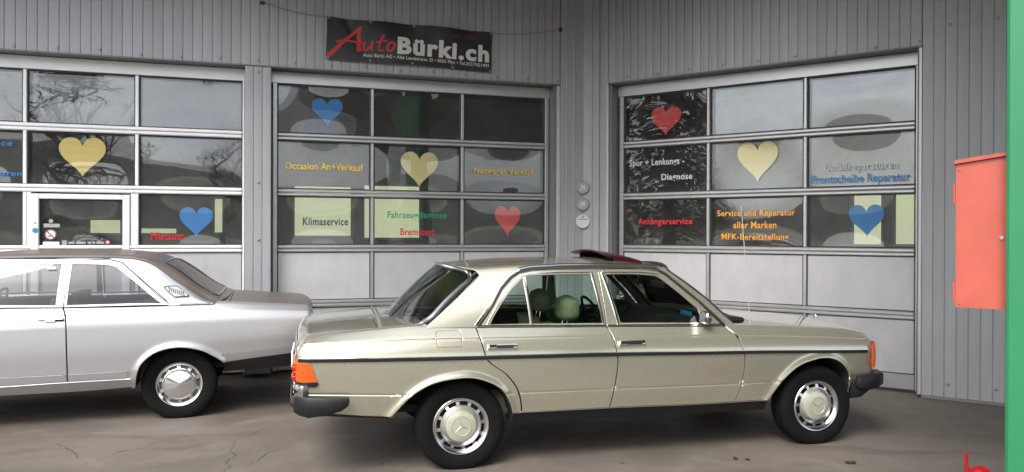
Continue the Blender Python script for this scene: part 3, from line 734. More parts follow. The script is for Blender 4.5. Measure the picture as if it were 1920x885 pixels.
def on(B, S, x, v, sgn, off=0.):
    n = B.nrm(S, x, v); p = S(x, v) + n * off; return Vector((p.x, sgn * p.y, p.z)), Vector((n.x, sgn * n.y, n.z))
def strip(B, S, path, sgn, name, m, parent, hw, th, r=.3):
    """moulding that follows a path [(x, v)] on the surface: rounded rectangle section, hw half height, th proud"""
    mb = MB(); N = len(path); ring = [(-hw, -.004), (-hw, th * .6), (-hw * .6, th), (hw * .6, th), (hw, th * .6), (hw, -.004)]; k = len(ring); vs = []
    P = [on(B, S, x, v, sgn) for x, v in path]
    for i, (p, n) in enumerate(P):
        t = (P[min(N - 1, i + 1)][0] - P[max(0, i - 1)][0]).normalized(); u = n.cross(t).normalized()
        for a, b in ring: vs.append(p + u * a + n * b)
    fs = [(i * k + j, i * k + (j + 1) % k, (i + 1) * k + (j + 1) % k, (i + 1) * k + j) for i in range(N - 1) for j in range(k)] + [tuple(range(k)), tuple((N - 1) * k + j for j in range(k))]
    return mb.add(vs, fs).build(name, m, parent, smooth=40)
def sheet(P, nu, nv, name, m, parent, smooth=180): return MB().grid(lambda i, j: P(i / (nu - 1), j / (nv - 1)), nu, nv).build(name, m, parent, smooth=smooth)
def cgrid(P, xs, ys): return [P(x, y) for x in xs for y in ys]

def deck(B, x0f, x1f, v0, name, m, parent, nx=26, ny=33, flange=.014, dense_end=None):
    """hood or boot lid: spans the car between v0 on both sides, from x0f(|y|frac) to x1f(|y|frac)"""
    vs = []; ns = []; us = [-1 + 2 * j / (ny - 1) for j in range(ny)]
    for i in range(nx):
        t = i / (nx - 1)
        if dense_end == 'r': t = t ** 1.7
        if dense_end == 'f': t = 1 - (1 - t) ** 1.7
        for u in us:
            sg = 1 if u >= 0 else -1; a = abs(u); v = 7 - a * (7 - v0) if v0 >= 6 else 7 - a * (7 - v0); x = lerp(x0f(a), x1f(a), t)
            p, n = on(B, B.L, x, min(v, 6.999), sg); vs.append(p); ns.append(n if n.z > 0 else -n)
    f = [(i * ny + j, (i + 1) * ny + j, (i + 1) * ny + j + 1, i * ny + j + 1) for i in range(nx - 1) for j in range(ny - 1)]
    loop = [j for j in range(ny)] + [i * ny + ny - 1 for i in range(1, nx)] + [(nx - 1) * ny + j for j in range(ny - 2, -1, -1)] + [i * ny for i in range(nx - 2, 0, -1)]
    b = len(vs)
    for i in loop: vs.append(vs[i] - ns[i] * flange); ns.append(Vector((0, 0, 0)))
    k = len(loop); f += [(loop[i], loop[(i + 1) % k], b + (i + 1) % k, b + i) for i in range(k)]
    me = bpy.data.meshes.new(name); me.from_pydata(vs, [], f); me.update()
    bm = bmesh.new(); bm.from_mesh(me); bmesh.ops.recalc_face_normals(bm, faces=bm.faces); bm.faces.ensure_lookup_table()
    if bm.faces[0].normal.z < 0: bmesh.ops.reverse_faces(bm, faces=bm.faces)
    bm.to_mesh(me); bm.free()
    me.polygons.foreach_set('use_smooth', [True] * len(me.polygons)); me.normals_split_custom_set_from_vertices([tuple(n) for n in ns])
    return link(name, me, m, parent)

def screen(xs0, xs1, y0, y1, bow, name, m, parent, nu=15, nv=17, off=0., zc=.02):
    """curved front or rear glass between side points xs0 = (x, z) bottom, xs1 top; y0, y1 half widths; bow = how far the middle stands out (signed x)"""
    def P(t, q):
        u = -1 + 2 * q; y = lerp(y0, y1, t) * u; k = 1 - u * u
        return (lerp(xs0[0], xs1[0], t) + bow * k + off * (1 if bow > 0 else -1), y, lerp(xs0[1], xs1[1], t) + zc * k * t + .025 * sin(pi * t))
    return P, (sheet(P, nu, nv, name, m, parent) if m else None)
def rounded_loop(n=10, r=.12):
    """loop in (t, q) unit square with rounded corners"""
    L = []
    for cx, cy, a0 in ((1 - r, 1 - r / 2, 0), (r, 1 - r / 2, 90), (r, r / 2, 180), (1 - r, r / 2, 270)):
        for i in range(n + 1):
            a = radians(a0 + 90 * i / n); L.append((cx + r * cos(a), cy + r / 2 * sin(a)))
    return L
def screen_panel(P, name, m, parent, r=.12):
    """the glass with rounded corners, cut from the screen surface"""
    L = resample(rounded_loop(8, r), .05); pts = list(L); ed = [(i, (i + 1) % len(L)) for i in range(len(L))]
    for i in range(14):
        for j in range(22):
            p = ((i + .5) / 14, (j + .5) / 22)
            if inside(p, L) and min(math.hypot(p[0] - q[0], p[1] - q[1]) for q in L) > .015: pts.append(p)
    rr = delaunay_2d_cdt([Vector(p) for p in pts], ed, [], 0, 1e-6); co = [(p.x, p.y) for p in rr[0]]
    fs = [tuple(f) for f in rr[2] if inside((sum(co[i][0] for i in f) / 3, sum(co[i][1] for i in f) / 3), L)]
    return MB().add([P(*c) for c in co], fs).build(name, m, parent, smooth=180)

# wheels (axle along y, outer face towards -y)
TYRE_PROF = [(.188, -.060), (.196, -.072), (.204, -.078), (.225, -.086), (.250, -.0905), (.272, -.0885), (.290, -.083), (.302, -.074), (.3095, -.062), (.3115, -.050), (.3118, -.034), (.305, -.031), (.305, -.025), (.312, -.022),
             (.312, -.003), (.305, -.001), (.305, .006), (.312, .008), (.312, .024), (.305, .027), (.305, .033), (.3118, .036), (.3095, .062), (.302, .074), (.290, .083), (.250, .0905), (.204, .078), (.188, .060)]
HUBZ = .299
def wheel(parent, x, y, sgn, rimfn, spin):
    """sgn: side of the car the wheel is on (outer face to sgn*y)"""
    mb = MB().lathe(TYRE_PROF, 72)
    for (a, b) in ((.2345, .2375), (.262, .2635)):     # raised rings on the sidewall
        mb.lathe([(a - .002, -.0865 if a < .25 else -.0898), (a, -.0895 if a < .25 else -.0918), (b, -.0902 if a < .25 else -.0918), (b + .002, -.088 if a < .25 else -.0895)], 72)
    mb.v = [(p[0], p[1], max(p[2], -HUBZ + .001)) for p in mb.v]
    t = mb.build('wheel', TYRE, parent, smooth=50); t.location = (x, y, HUBZ)
    if sgn > 0: t.rotation_euler = (0, 0, pi)
    for o in rimfn(t): o.rotation_euler = (0, spin, 0)
    return t
def slotted(name, prof, slot_row, ns, frac, m, parent, sub=4, depth=.02):
    """turned disc whose profile segment slot_row is pierced by ns slots"""
    n = ns * sub * 2; k = len(prof); vs = []; fs = []
    for i in range(n):
        a = 2 * pi * i / n
        for r, h in prof: vs.append((r * cos(a), h, r * sin(a)))
    for i in range(n):
        j = (i + 1) % n; open_ = (i % (sub * 2)) < frac * sub * 2
        for q in range(k - 1):
            if q == slot_row and open_: continue
            fs.append((i * k + q, i * k + q + 1, j * k + q + 1, j * k + q))
    # walls of the slots
    b = len(vs)
    for v in list(vs): vs.append((v[0], v[1] + depth, v[2]))
    cnt = {}
    for f in fs:
        for i in range(4): cnt[(f[i], f[(i + 1) % 4])] = 1
    for (p, q) in [e for e in cnt if (e[1], e[0]) not in cnt]:
        if p % k in (slot_row, slot_row + 1) and q % k in (slot_row, slot_row + 1): fs.append((q, p, p + b, q + b))
    return MB().add(vs, fs).build(name, m, parent, smooth=28)
def star_mb(r, h, y0):
    """three-pointed raised star inside a ring"""
    mb = MB(); vs = [(0, y0 - h, 0)]; 
    for i in range(6):
        a = pi / 2 + i * pi / 3; rr = r if i % 2 == 0 else r * .17; vs.append((rr * cos(a), y0 - (0 if i % 2 else h * .2), rr * sin(a)))
    mb.add(vs, [(0, 1 + i, 1 + (i + 1) % 6) for i in range(6)]); return mb

# ------------------------------------------------------------------ shared car pieces
def place_car(name, loc, yaw, label): return empty(name, loc, yaw, label, 'car')
def cap_end(B, x, v0, name, m, parent, front):
    vl = [v0 + (5.0 - v0) * i / 12 for i in range(13)] + [5.25, 5.5, 5.75, 6.0]; nq = 25
    def P(i, j):
        q = -1 + 2 * j / (nq - 1)
        if i < len(vl): p = B.L(x, vl[i]); y = p.y * q
        else: p = B.L(x, 7 - abs(q)); y = B.L(x, 6).y * q
        k = max(0., 1 - (y / .86) ** 2); k0 = max(0., 1 - (p.y / .86) ** 2) if i < len(vl) else k
        return (p.x + (B.bowf if front else -B.bowr) * (k - k0), y, p.z)
    return MB().grid(P, len(vl) + 1, nq).build(name, m, parent, smooth=30)
def tunnel(B, arch, name, parent, sgn, ymin=.50):
    """wheel well: arch outline carried inwards, closed by an inner wall"""
    n = len(arch); vs = []
    for x, z in arch:
        y = B.side(x, B.lz(x, z))[0] - .012; vs += [(x, sgn * y, z), (x, sgn * ymin, z)]
    fs = [(2 * i, 2 * i + 1, 2 * i + 3, 2 * i + 2) for i in range(n - 1)] + [tuple(2 * i + 1 for i in range(n))]
    return MB().add(vs, fs).build(name, UNDER, parent, smooth=40)
def sweep(path, name, m, parent, sgn=1, smooth=40, mirror=False):
    """path: list of (x, y, z0, z1, thickness); section is a rounded bar standing off outward of the path"""
    mb = MB(); N = len(path); vs = []; k = 8
    for i, (x, y, z0, z1, th) in enumerate(path):
        a = path[max(0, i - 1)]; b = path[min(N - 1, i + 1)]; tx, ty = b[0] - a[0], b[1] - a[1]; l = math.hypot(tx, ty); nx, ny = ty / l, -tx / l
        h = z1 - z0; ch = min(.012, h * .2)
        for o, z in ((-th, z0 + ch * .5), (-th * .2, z0), (th * .7, z0 + ch * .3), (th, z0 + ch * 1.2), (th, z1 - ch * 1.2), (th * .7, z1 - ch * .3), (-th * .2, z1), (-th, z1 - ch * .5)):
            vs.append((x + nx * o, sgn * (y + ny * o), z))
    fs = [(i * k + j, i * k + (j + 1) % k, (i + 1) * k + (j + 1) % k, (i + 1) * k + j) for i in range(N - 1) for j in range(k)] + [tuple(range(k)), tuple((N - 1) * k + j for j in range(k))]
    return mb.add(vs, fs).build(name, m, parent, smooth=smooth)
def seat(parent, x, y, w, m, hr=True, zs=.42, top=.96, name='seat', hx=.06):
    mb = MB(); mb.box((x - .02, y - w / 2, zs - .14), (x + .50, y + w / 2, zs + .04), .05)
    mb.build(name, m, parent, smooth=50)
    b = MB(); rows = 8; vs = []
    for i in range(rows):
        t = i / (rows - 1); z = lerp(zs - .02, top, t); xx = x - .02 - .16 * t; ww = w / 2 * (1 - .12 * t * t)
        for (ax, ay) in ((-.09, -.75), (-.09, .75), (-.05, .97), (.03, 1), (.055, .8), (.045, 0), (.055, -.8), (.03, -1), (-.05, -.97)): vs.append((xx + ax * (1 - .3 * t), y + ay * ww, z))
    k = 9; b.add(vs, [(i * k + j, i * k + (j + 1) % k, (i + 1) * k + (j + 1) % k, (i + 1) * k + j) for i in range(rows - 1) for j in range(k)] + [tuple(range(k)), tuple((rows - 1) * k + j for j in range(k))])
    b.build('seat_back', m, parent, smooth=50)
def headrest(parent, x, y, z0, z1, w, d, m):
    vs = []; n = 12; rows = 9
    for i in range(rows):
        t = i / (rows - 1); s = max(.08, 1 - abs(2 * t - 1) ** 4.5) ** .5; z = lerp(z0, z1, t)
        for k in range(n):
            a = 2 * pi * k / n; ca, sa = cos(a), sin(a)
            vs.append((x + d / 2 * s * (abs(ca) ** .55) * (1 if ca > 0 else -1), y + w / 2 * s * (abs(sa) ** .55) * (1 if sa > 0 else -1), z))
    o = MB().add(vs, [(i * n + k, i * n + (k + 1) % n, (i + 1) * n + (k + 1) % n, (i + 1) * n + k) for i in range(rows - 1) for k in range(n)] + [tuple(range(n)), tuple((rows - 1) * n + k for k in range(n))]).build('headrest', m, parent, smooth=60)
    MB().tube([(x - .01, y - w * .2, z0 + .03), (x - .03, y - w * .2, z0 - .10)], .007, 8).build('post', STEEL, o); MB().tube([(x - .01, y + w * .2, z0 + .03), (x - .03, y + w * .2, z0 - .10)], .007, 8).build('post', STEEL, o)
    return o
def carpaint(name, col, metal, rough, fl=.12, coat=1.0):
    m = mat(name, col, rough, metal, fl, 900, coat=coat); return m

# ------------------------------------------------------------------ beige saloon
def beige_car():
    PAINT = carpaint('pale_green_beige_metallic', (.565, .55, .435), .75, .27, .015)
    GLASS = glassmat('green_tinted_car_glass', (.74, .85, .79), 1.5, 1.1)
    root = place_car('saloon_car', (-.5406, 6.0936, 0), radians(14.24), 'pale green-beige four-door saloon with chrome trim and orange lamps')
    zB = pchip([(-1.12, .918), (-1.03, .930), (-.57, .964), (-.30, .980), (.10, .974), (1.10, .953), (1.85, .936), (2.10, .930), (2.56, .904), (3.06, .866), (3.22, .846), (3.35, .815)])
    zU = pchip([(-1.12, .890), (-.95, .896), (-.19, .910), (.12, .906), (1.09, .893), (1.81, .873), (2.10, .864), (2.65, .840), (3.26, .796), (3.36, .785)])
    zS = pchip([(-1.12, .797), (-.50, .788), (.157, .780), (1.09, .770), (1.80, .755), (2.11, .750), (3.20, .712), (3.36, .705)])
    zL = pchip([(-1.12, .575), (-1.04, .573), (-.395, .545), (.33, .525), (1.09, .520), (1.80, .513), (2.11, .511), (2.39, .512), (3.36, .505)])
    z1 = pchip([(-1.12, .455), (-.9, .436), (-.49, .398), (.35, .384), (1.08, .381), (1.80, .371), (2.35, .372), (3.1, .41), (3.36, .44)])
    z0 = pchip([(-1.12, .43), (-.9, .405), (-.49, .375), (.35, .292), (1.09, .290), (1.83, .286), (2.35, .288), (3.1, .33), (3.36, .38)])
    RA = smooth_poly([(-.490, .396), (-.375, .522), (-.253, .601), (-.129, .637), (.037, .648), (.160, .616), (.262, .556), (.326, .455), (.348, .383)], 7)
    FA = smooth_poly([(2.350, .373), (2.438, .497), (2.542, .594), (2.647, .649), (2.800, .680), (2.913, .667), (3.0, .621), (3.065, .544), (3.080, .455), (3.085, .41)], 7)
    B = Body(zl=[z0, z1, zL, zS, zU, zB], P=pchip([(0, .80), (1, .846), (2, .876), (3, .893), (4, .857), (5, .790)]),
             tap=pchip([(-1.12, .940), (-.6, .978), (0, .996), (.6, 1), (2.0, 1), (2.6, .986), (3.1, .955), (3.36, .925)]),
             grooves=[(zU, .007), (zL, .006)], archb=[(RA, .020), (FA, .020)], xr=-1.09, xf=3.325, rr=.06, rf=.07, yin=.10, bowr=.035, bowf=.11,
             zde=lambda x: zB(x) + .014, zdc=lambda x: zB(x) + (.036 if x < 1 else .046),
             shr=pchip([(.3, .03), (.45, .02), (.62, -.005), (.85, -.005), (.90, .01), (.98, .045)]), shf=pchip([(.3, -.03), (.5, .0), (.68, .015), (.80, .0), (.85, -.02)]),
             yb0=.012, uy1=pchip([(-.35, .575), (0, .588), (.4, .606), (.9, .612), (1.5, .605), (1.7, .60), (2.1, .60)]),
             uz1=pchip([(-.35, 1.29), (.1, 1.322), (.4, 1.345), (.8, 1.362), (1.2, 1.363), (1.5, 1.350), (1.66, 1.335), (2.1, 1.24)]),
             uzc=pchip([(-.35, 1.355), (-.05, 1.394), (.1, 1.409), (.47, 1.432), (.88, 1.441), (1.2, 1.438), (1.5, 1.420), (1.72, 1.388), (2.1, 1.28)]), ucr=.030)
    L, U, WL, WU = B.L, B.U, B.WL, B.WU
    lp = lambda pts: [(x, B.lz(x, z)) for x, z in pts]
    up = lambda pts: [(x, B.uz(x, z)) for x, z in pts]
    sR = smooth_poly([(.101, .972), (.130, .868), (.153, .785), (.188, .737), (.264, .684), (.300, .655), (.369, .568), (.404, .474), (.417, .386)], 3)
    sB = smooth_poly([(1.073, .956), (1.092, .892), (1.114, .775), (1.118, .681), (1.098, .517), (1.073, .383)], 3)
    sF = smooth_poly([(2.030, .932), (2.089, .867), (2.125, .757), (2.138, .691), (2.130, .574), (2.110, .476), (2.077, .374)], 3)
    sh = lambda pts, d: [(x + d, z) for x, z in pts]
    G = .0060; rows = (zU, zL); ends = [-1.09 + d for d in (.001, .004, .010, .02, .035, .055)] + [3.325 - d for d in (.001, .004, .010, .02, .04, .06)]
    FLAP = [(-.186, .862), (-.178, .857), (-.016, .857), (-.008, .866), (-.008, .958), (-.018, .966), (-.172, .962), (-.186, .952)]
    for sg in (-1, 1):
        # rear wing
        poly = lp(sh(sR, -G)) + lp(list(reversed(RA))) + lp([(-.70, z1(-.70) + .001), (-.9, z1(-.9) + .001), (-1.0895, z1(-1.09) + .001)]) + [(-1.0895, v) for v in (2, 3, 4, 5, 5.5, 5.985)] + [(-.57, 5.985), (-.30, 5.985), (-.245, 5.6), (-.245, 5.0)]
        w = panel(B, L, WL, 'rear_wing', poly, PAINT, root, sg, holes=[lp(FLAP)] if sg < 0 else (), rows=rows, cols=ends, arcs=(RA,))
        if sg < 0: panel(B, L, WL, 'fuel_flap', lp([(-.097 + (x + .097) * .955, .911 + (z - .911) * .93) for x, z in FLAP]), PAINT, w, sg, rows=(zU,), st=.02)
        # doors
        rd = panel(B, L, WL, 'rear_door', lp(sh(sR, G)) + lp(list(reversed(sh(sB, -G)))), PAINT, root, sg, rows=rows)
        fd = panel(B, L, WL, 'front_door', lp(sh(sB, G)) + lp(list(reversed(sh(sF, -G)))), PAINT, root, sg, rows=rows)
        # front wing
        poly = lp(list(reversed(sh(sF, G)))) + [(2.06, 5.5), (2.10, 5.985), (3.3245, 5.985)] + [(3.3245, v) for v in (5.5, 5, 4, 3, 2, 1.1)] + lp(list(reversed(FA)))
        panel(B, L, WL, 'front_wing', poly, PAINT, root, sg, rows=rows, cols=ends, arcs=(FA,))
        # window frames and glass
        H1 = [(.205, .992), (.232, 1.040), (.300, 1.135), (.380, 1.228), (.466, 1.302), (.478, 1.306), (.497, .992)]
        H2 = [(.520, .990), (.502, 1.318), (.53, 1.325), (.78, 1.331), (.99, 1.330), (1.003, 1.322), (1.046, .982)]
        O1 = [(.128, .9745), (.238, 1.108), (.318, 1.222), (.400, 1.300), (.462, 1.336), (.55, 1.352), (.78, 1.361), (1.056, 1.361), (1.069, .9545)]
        fr = panel(B, U, WU, 'window_frame', up(O1), PAINT, rd, sg, holes=[up(H1), up(H2)], st=.02, off=.004)
        panel(B, U, WU, 'window_glass', up(H1), GLASS, rd, sg, off=-.004, flange=0); panel(B, U, WU, 'window_glass', up(H2), GLASS, rd, sg, off=-.004, flange=0)
        H3 = [(1.184, .980), (1.106, 1.318), (1.116, 1.328), (1.40, 1.326), (1.535, 1.312), (1.580, 1.285), (1.70, 1.184), (1.826, 1.068), (1.852, .962)]
        O2 = [(1.078, .9545), (1.066, 1.361), (1.42, 1.356), (1.55, 1.343), (1.612, 1.310), (1.84, 1.112), (2.012, .9365)]
        panel(B, U, WU, 'window_frame', up(O2), PAINT, fd, sg, holes=[up(H3)], st=.02, off=.004)
        panel(B, U, WU, 'window_glass', up(H3), GLASS, fd, sg, off=-.004, flange=0)
        # bright trims
        def trim(pts, nm, m, par, hw, th, S=U, cv=up, o=0):
            return strip(B, S, cv(resample_open(pts, .04)), sg, nm, m, par, hw, th)
        trim([(.126, .982), (1.067, .962)], 'waist_trim', CHROME, rd, .009, .016); trim([(1.080, .962), (2.005, .944)], 'waist_trim', CHROME, fd, .009, .016)
        trim([(.511, .990), (.492, 1.316)], 'divider_bar', CHROME, rd, .010, .012)
        trim([(1.052, .972), (1.010, 1.345)], 'pillar_trim', CHROME, rd, .007, .010); trim([(1.168, .965), (1.092, 1.340)], 'pillar_trim', CHROME, fd, .010, .010)
        trim([(.18, .985), (.222, 1.052), (.292, 1.150), (.372, 1.243), (.462, 1.318), (.54, 1.336), (.78, 1.343), (1.005, 1.342)], 'frame_trim', CHROME, rd, .005, .009)
        trim([(1.095, 1.341), (1.40, 1.338), (1.545, 1.322)], 'frame_trim', CHROME, fd, .005, .009)
        # handle: chrome plate, dark grip
        for par, xa, xb, zz in ((rd, .165, .369, .848), (fd, 1.127, 1.329, .842)):
            h = strip(B, L, lp([(lerp(xa, xb, t), zz) for t in (0, .04, .5, .96, 1)]), sg, 'door_handle', CHROME, par, .019, .014)
            strip(B, L, lp([(lerp(xa, xb, t), zz) for t in (.30, .34, .6, .84, .88)]), sg, 'grip_recess', BLK, h, .013, .018)
            strip(B, L, lp([(lerp(xa, xb, t), zz + .004) for t in (.03, .06, .26, .29)]), sg, 'push_button', CHROME, h, .015, .024)
        # rubbing strip along the side, chrome upper edge
        st = strip(B, L, [(x, B.lz(x, zS(x))) for x in [-1.075 + i * (3.225 + 1.075) / 90 for i in range(91)]], sg, 'rubbing_strip', BLK, root, .0115, .014)
        strip(B, L, [(x, B.lz(x, zS(x) + .0135)) for x in [-1.075 + i * (3.225 + 1.075) / 90 for i in range(91)]], sg, 'chrome_edge', CHROME, st, .0035, .012)
        # sill, wheel wells
        panel(B, L, WL, 'sill', [(x, .985) for x in (.352, 1.0, 1.7, 2.345)] + [(x, .01) for x in (2.36, 1.7, 1.0, .36)], BLK, root, sg)
        strip(B, L, [(.36 + i * .0495, 1.0) for i in range(41)], sg, 'sill_trim', STEEL, root, .005, .006)
        panel(B, L, WL, 'rear_skirt', [(-.495, .95), (-.495, .1), (-.75, .1), (-1.06, .15), (-1.06, .95)], BLK, root, sg)
        tunnel(B, RA, 'wheel_well', root, sg); tunnel(B, FA, 'wheel_well', root, sg)
        # dark backing behind the door gaps
        panel(B, L, WL, 'inner_sill', [(.43, 1.0), (2.20, 1.0), (2.25, 2.5), (2.25, 4.9), (.08, 4.9), (.12, 3.4), (.30, 2.7), (.385, 2.0)], UNDER, root, sg, off=-.035, flange=0)
        # dark seals round the door frames, gutter rail
        GUT = [(.118, .985), (.234, 1.118), (.312, 1.236), (.394, 1.316), (.457, 1.351), (.55, 1.368), (.78, 1.378), (1.06, 1.380), (1.42, 1.374), (1.56, 1.360), (1.622, 1.325), (1.85, 1.122), (2.03, .945)]
        g = resample_open(GUT, .04); strip(B, U, up(g), sg, 'door_seal', RUBBER, root, .008, .006)
        g2 = [(x, z + .013) for x, z in resample_open(GUT[4:10], .04)]; strip(B, U, up(g2), sg, 'gutter_trim', CHROME, root, .006, .014)
        g3 = [(x - .018, z + .002) for x, z in resample_open(GUT[0:5], .04)]; strip(B, U, up(g3), sg, 'gutter_trim', CHROME, root, .008, .010)
        strip(B, U, up([(x, z + .024) for x, z in resample_open(GUT[4:10], .04)]), sg, 'gutter_seal', RUBBER, root, .004, .008)
        # door mirror
        p, n = on(B, U, 1.875, .05, sg); m_ = MB(); c = p + Vector((-.028, sg * .055, .050))
        m_.box((c.x - .030, c.y - .055, c.z - .048), (c.x + .026, c.y + .055, c.z + .050), .020); mm = m_.build('door_mirror', mat('dark_chrome', (.32, .33, .35), .14, 1.0), root, smooth=60)
        MB().box((c.x - .0325, c.y - .043, c.z - .036), (c.x - .0305, c.y + .043, c.z + .038)).build('mirror_glass', glassmat('mirror', (.1, .1, .1), 1.5, 25) if 'mirror' not in MATS else MATS['mirror'], mm, smooth=0)
        MB().tube([p, c], [.022, .016], 10).build('mirror_stem', MATS['dark_chrome'], mm)
        # lamps: tail lamp wraps the corner
        TL = mat('orange_lens', (.70, .105, .004), .18, 0, .1, 40, coat=.6); RL = mat('red_lens', (.45, .01, .01), .12, 0, .1, 40, coat=.6)
        zt = (.780, .654); tl = None
        for k in range(4):
            za, zb_ = lerp(zt[0], zt[1], k / 4) - .002, lerp(zt[0], zt[1], (k + 1) / 4) + .002
            xa = lambda z: lerp(-1.008, -.966, (zt[0] - z) / (zt[0] - zt[1]))
            q = panel(B, L, WL, 'tail_lamp' if tl is None else 'lens_rib', lp([(-1.088, za), (xa(za), za), (xa(zb_), zb_), (-1.088, zb_)]), TL, tl or root, sg, off=.010, flange=.016, st=.02, cols=ends)
            tl = tl or q
            y1_, y0_ = .745, .40; xx = -1.118
            MB().box((xx - .012 - .02 * (k % 2) * .3, min(sg * y0_, sg * y1_), zb_), (xx + .03, max(sg * y0_, sg * y1_), za), .005).build('rear_lens', RL if k > 0 else TL, tl, smooth=40)
        panel(B, L, WL, 'lamp_trim', lp([(-1.088, .650), (-.963, .650), (-.958, .634), (-.975, .622), (-1.088, .626)]), BLK, tl, sg, off=.014, flange=.02, st=.02, cols=ends)
        # front corner lamp and headlamp
        vs = []; nr, na = 9, 9
        for i in range(nr):
            t = i / (nr - 1); z = lerp(.582, .778, t); b = sin(pi * min(1, max(0, t * .9 + .05))) ** .5
            xs, ys = 3.262 + .018 * t, .832 - .02 * t; xe, ye = 3.345 + .038 * b, .70
            for k in range(na):
                a = pi / 2 * k / (na - 1); vs.append((xs + (xe - xs) * sin(a), sg * (ye + (ys + .036 - ye) * cos(a)), z))
        il = MB().add(vs, [(i * na + k, i * na + k + 1, (i + 1) * na + k + 1, (i + 1) * na + k) for i in range(nr - 1) for k in range(na - 1)]).build('front_corner_lamp', TL, root, smooth=60)
        MB().box((3.36, min(sg * .40, sg * .695), .60), (3.405, max(sg * .40, sg * .695), .765), .02).build('headlamp', STEEL, root, smooth=50)
    # one-piece panels
    roofpoly = [(-.243, .0)] + up([(-.243, .992), (-.10, 1.105), (.05, 1.228), (.140, 1.300), (.168, 1.332)]) + [(.135, 1.75), (.085, 2.1), (.010, 2.5), (-.045, 2.999), (.8, 2.999), (1.70, 2.999), (1.69, 2.5), (1.66, 2.0)] + \
        up([(1.638, 1.352), (1.765, 1.256), (1.908, 1.142), (2.128, .932)]) + up([(2.043, .935)]) + up([(1.862, 1.115), (1.632, 1.318), (1.565, 1.352), (1.42, 1.366), (1.06, 1.372), (.78, 1.370), (.55, 1.360), (.455, 1.343), (.390, 1.306), (.308, 1.226), (.228, 1.108), (.116, .976)]) + [(.112, .0)]
    panel(B, U, WU, 'roof', roofpoly, PAINT, root, -1, both=True)
    deck(B, lambda a: -1.0885, lambda a: -.572, 6.01, 'boot_lid', PAINT, root, dense_end='r')
    deck(B, lambda a: -.564, lambda a: -.455 + .205 * a * a, 6.01, 'rear_scuttle', PAINT, root, nx=8)
    deck(B, lambda a: 2.20 - .10 * a * a, lambda a: 3.3245, 6.01, 'bonnet', PAINT, root, nx=34, dense_end='f')
    cap_end(B, -1.0905, 1.0, 'tail_panel', PAINT, root, False); cap_end(B, 3.3255, 1.1, 'nose_panel', PAINT, root, True)
    # glass front and rear with bright surrounds
    Pr, _ = screen((-.262, .985), (.150, 1.342), .745, .560, -.200, '', None, root, zc=.050); rw = screen_panel(Pr, 'rear_window', GLASS, root, r=.20)
    lo = [Vector(Pr(*q)) for q in resample(rounded_loop(8, .20), .02)]; MB().tube(lo, .014, 8, closed=True).build('bright_surround', STEEL, rw); MB().tube([p + Vector((.01, 0, -.012)) for p in lo], .019, 6, closed=True).build('rubber_surround', RUBBER, rw)
    Pf, _ = screen((2.120, .935), (1.640, 1.350), .755, .575, .15, '', None, root, zc=.035); ws = screen_panel(Pf, 'windscreen', GLASS, root)
    lo = [Vector(Pf(*q)) for q in resample(rounded_loop(8, .10), .02)]; MB().tube(lo, .016, 8, closed=True).build('rubber_surround', RUBBER, ws)
    # scuttle grille and wipers in front of the windscreen
    deck(B, lambda a: 2.02 - .02 * a, lambda a: 2.195 - .10 * a * a, 6.05, 'scuttle_grille', BLK, root, nx=6)
    for ys in (-.45, .12): MB().tube([(2.25, ys, .975), (2.20, ys + .1, 1.005), (2.10, ys + .42, 1.035)], .008, 6).build('wiper', BLK, root)
    MB().box((2.06, -.70, .945), (2.26, -.42, .985), .02).build('scuttle_cover', BLK, root, smooth=50)
    # bumpers
    sweep([(-.770, .893, .508, .548, .010), (-.778, .896, .494, .554, .020), (-.820, .898, .466, .556, .024), (-.90, .896, .445, .561, .026), (-1.02, .876, .428, .566, .026), (-1.075, .840, .440, .566, .024), (-1.102, .80, .450, .566, .022)], 'bumper_end', BLK, root, 1)
    sweep([(-.770, .893, .508, .548, .010), (-.778, .896, .494, .554, .020), (-.820, .898, .466, .556, .024), (-.90, .896, .445, .561, .026), (-1.02, .876, .428, .566, .026), (-1.075, .840, .440, .566, .024), (-1.102, .80, .450, .566, .022)], 'bumper_end', BLK, root, -1)
    rb = [(-1.045, .862, .520, .640, .020), (-1.085, .815, .515, .645, .020), (-1.110, .72, .512, .645, .020), (-1.125, .4, .512, .645, .020), (-1.13, 0, .512, .645, .020), (-1.125, -.4, .512, .645, .020), (-1.110, -.72, .512, .645, .020), (-1.085, -.815, .515, .645, .020), (-1.045, -.862, .520, .640, .020)]
    bb = sweep(rb, 'rear_bumper', CHROME, root); sweep([(x - .004, y * 1.0, .470, .516, .026) for x, y, *_ in rb[1:-1]], 'rubber_insert', BLK, bb)
    fe = [(3.075, .862, .370, .452, .012), (3.12, .872, .380, .528, .024), (3.20, .880, .410, .540, .032), (3.30, .862, .425, .546, .034), (3.385, .80, .432, .540, .034), (3.43, .70, .436, .540, .030)]
    fe = [(3.115, .875, .440, .500, .012), (3.135, .880, .425, .532, .028)] + fe[2:]
    for s_ in (1, -1): sweep([(x, -y, *r) for x, y, *r in fe], 'bumper_end', BLK, root, s_)
    for s_ in (1, -1): sweep([(3.085, -.84, .345, .47, .02), (3.16, -.855, .355, .45, .025), (3.24, -.84, .395, .44, .02)], 'front_apron', BLK, root, s_)
    fb = [(3.42, .72, .452, .535, .018), (3.47, .45, .452, .535, .018), (3.485, 0, .452, .535, .018), (3.47, -.45, .452, .535, .018), (3.42, -.72, .452, .535, .018)]
    sweep([(x, -y, *r) for x, y, *r in fb], 'front_bumper', CHROME, root)
    # grille
    gr = MB(); gr.box((3.40, -.33, .56), (3.465, .33, .825), .02); g_ = gr.build('grille', CHROME, root, smooth=40)
    for k in range(7): MB().box((3.4655, -.30, .59 + k * .03), (3.470, .30, .605 + k * .03)).build('grille_slat', STEEL, g_, smooth=0)
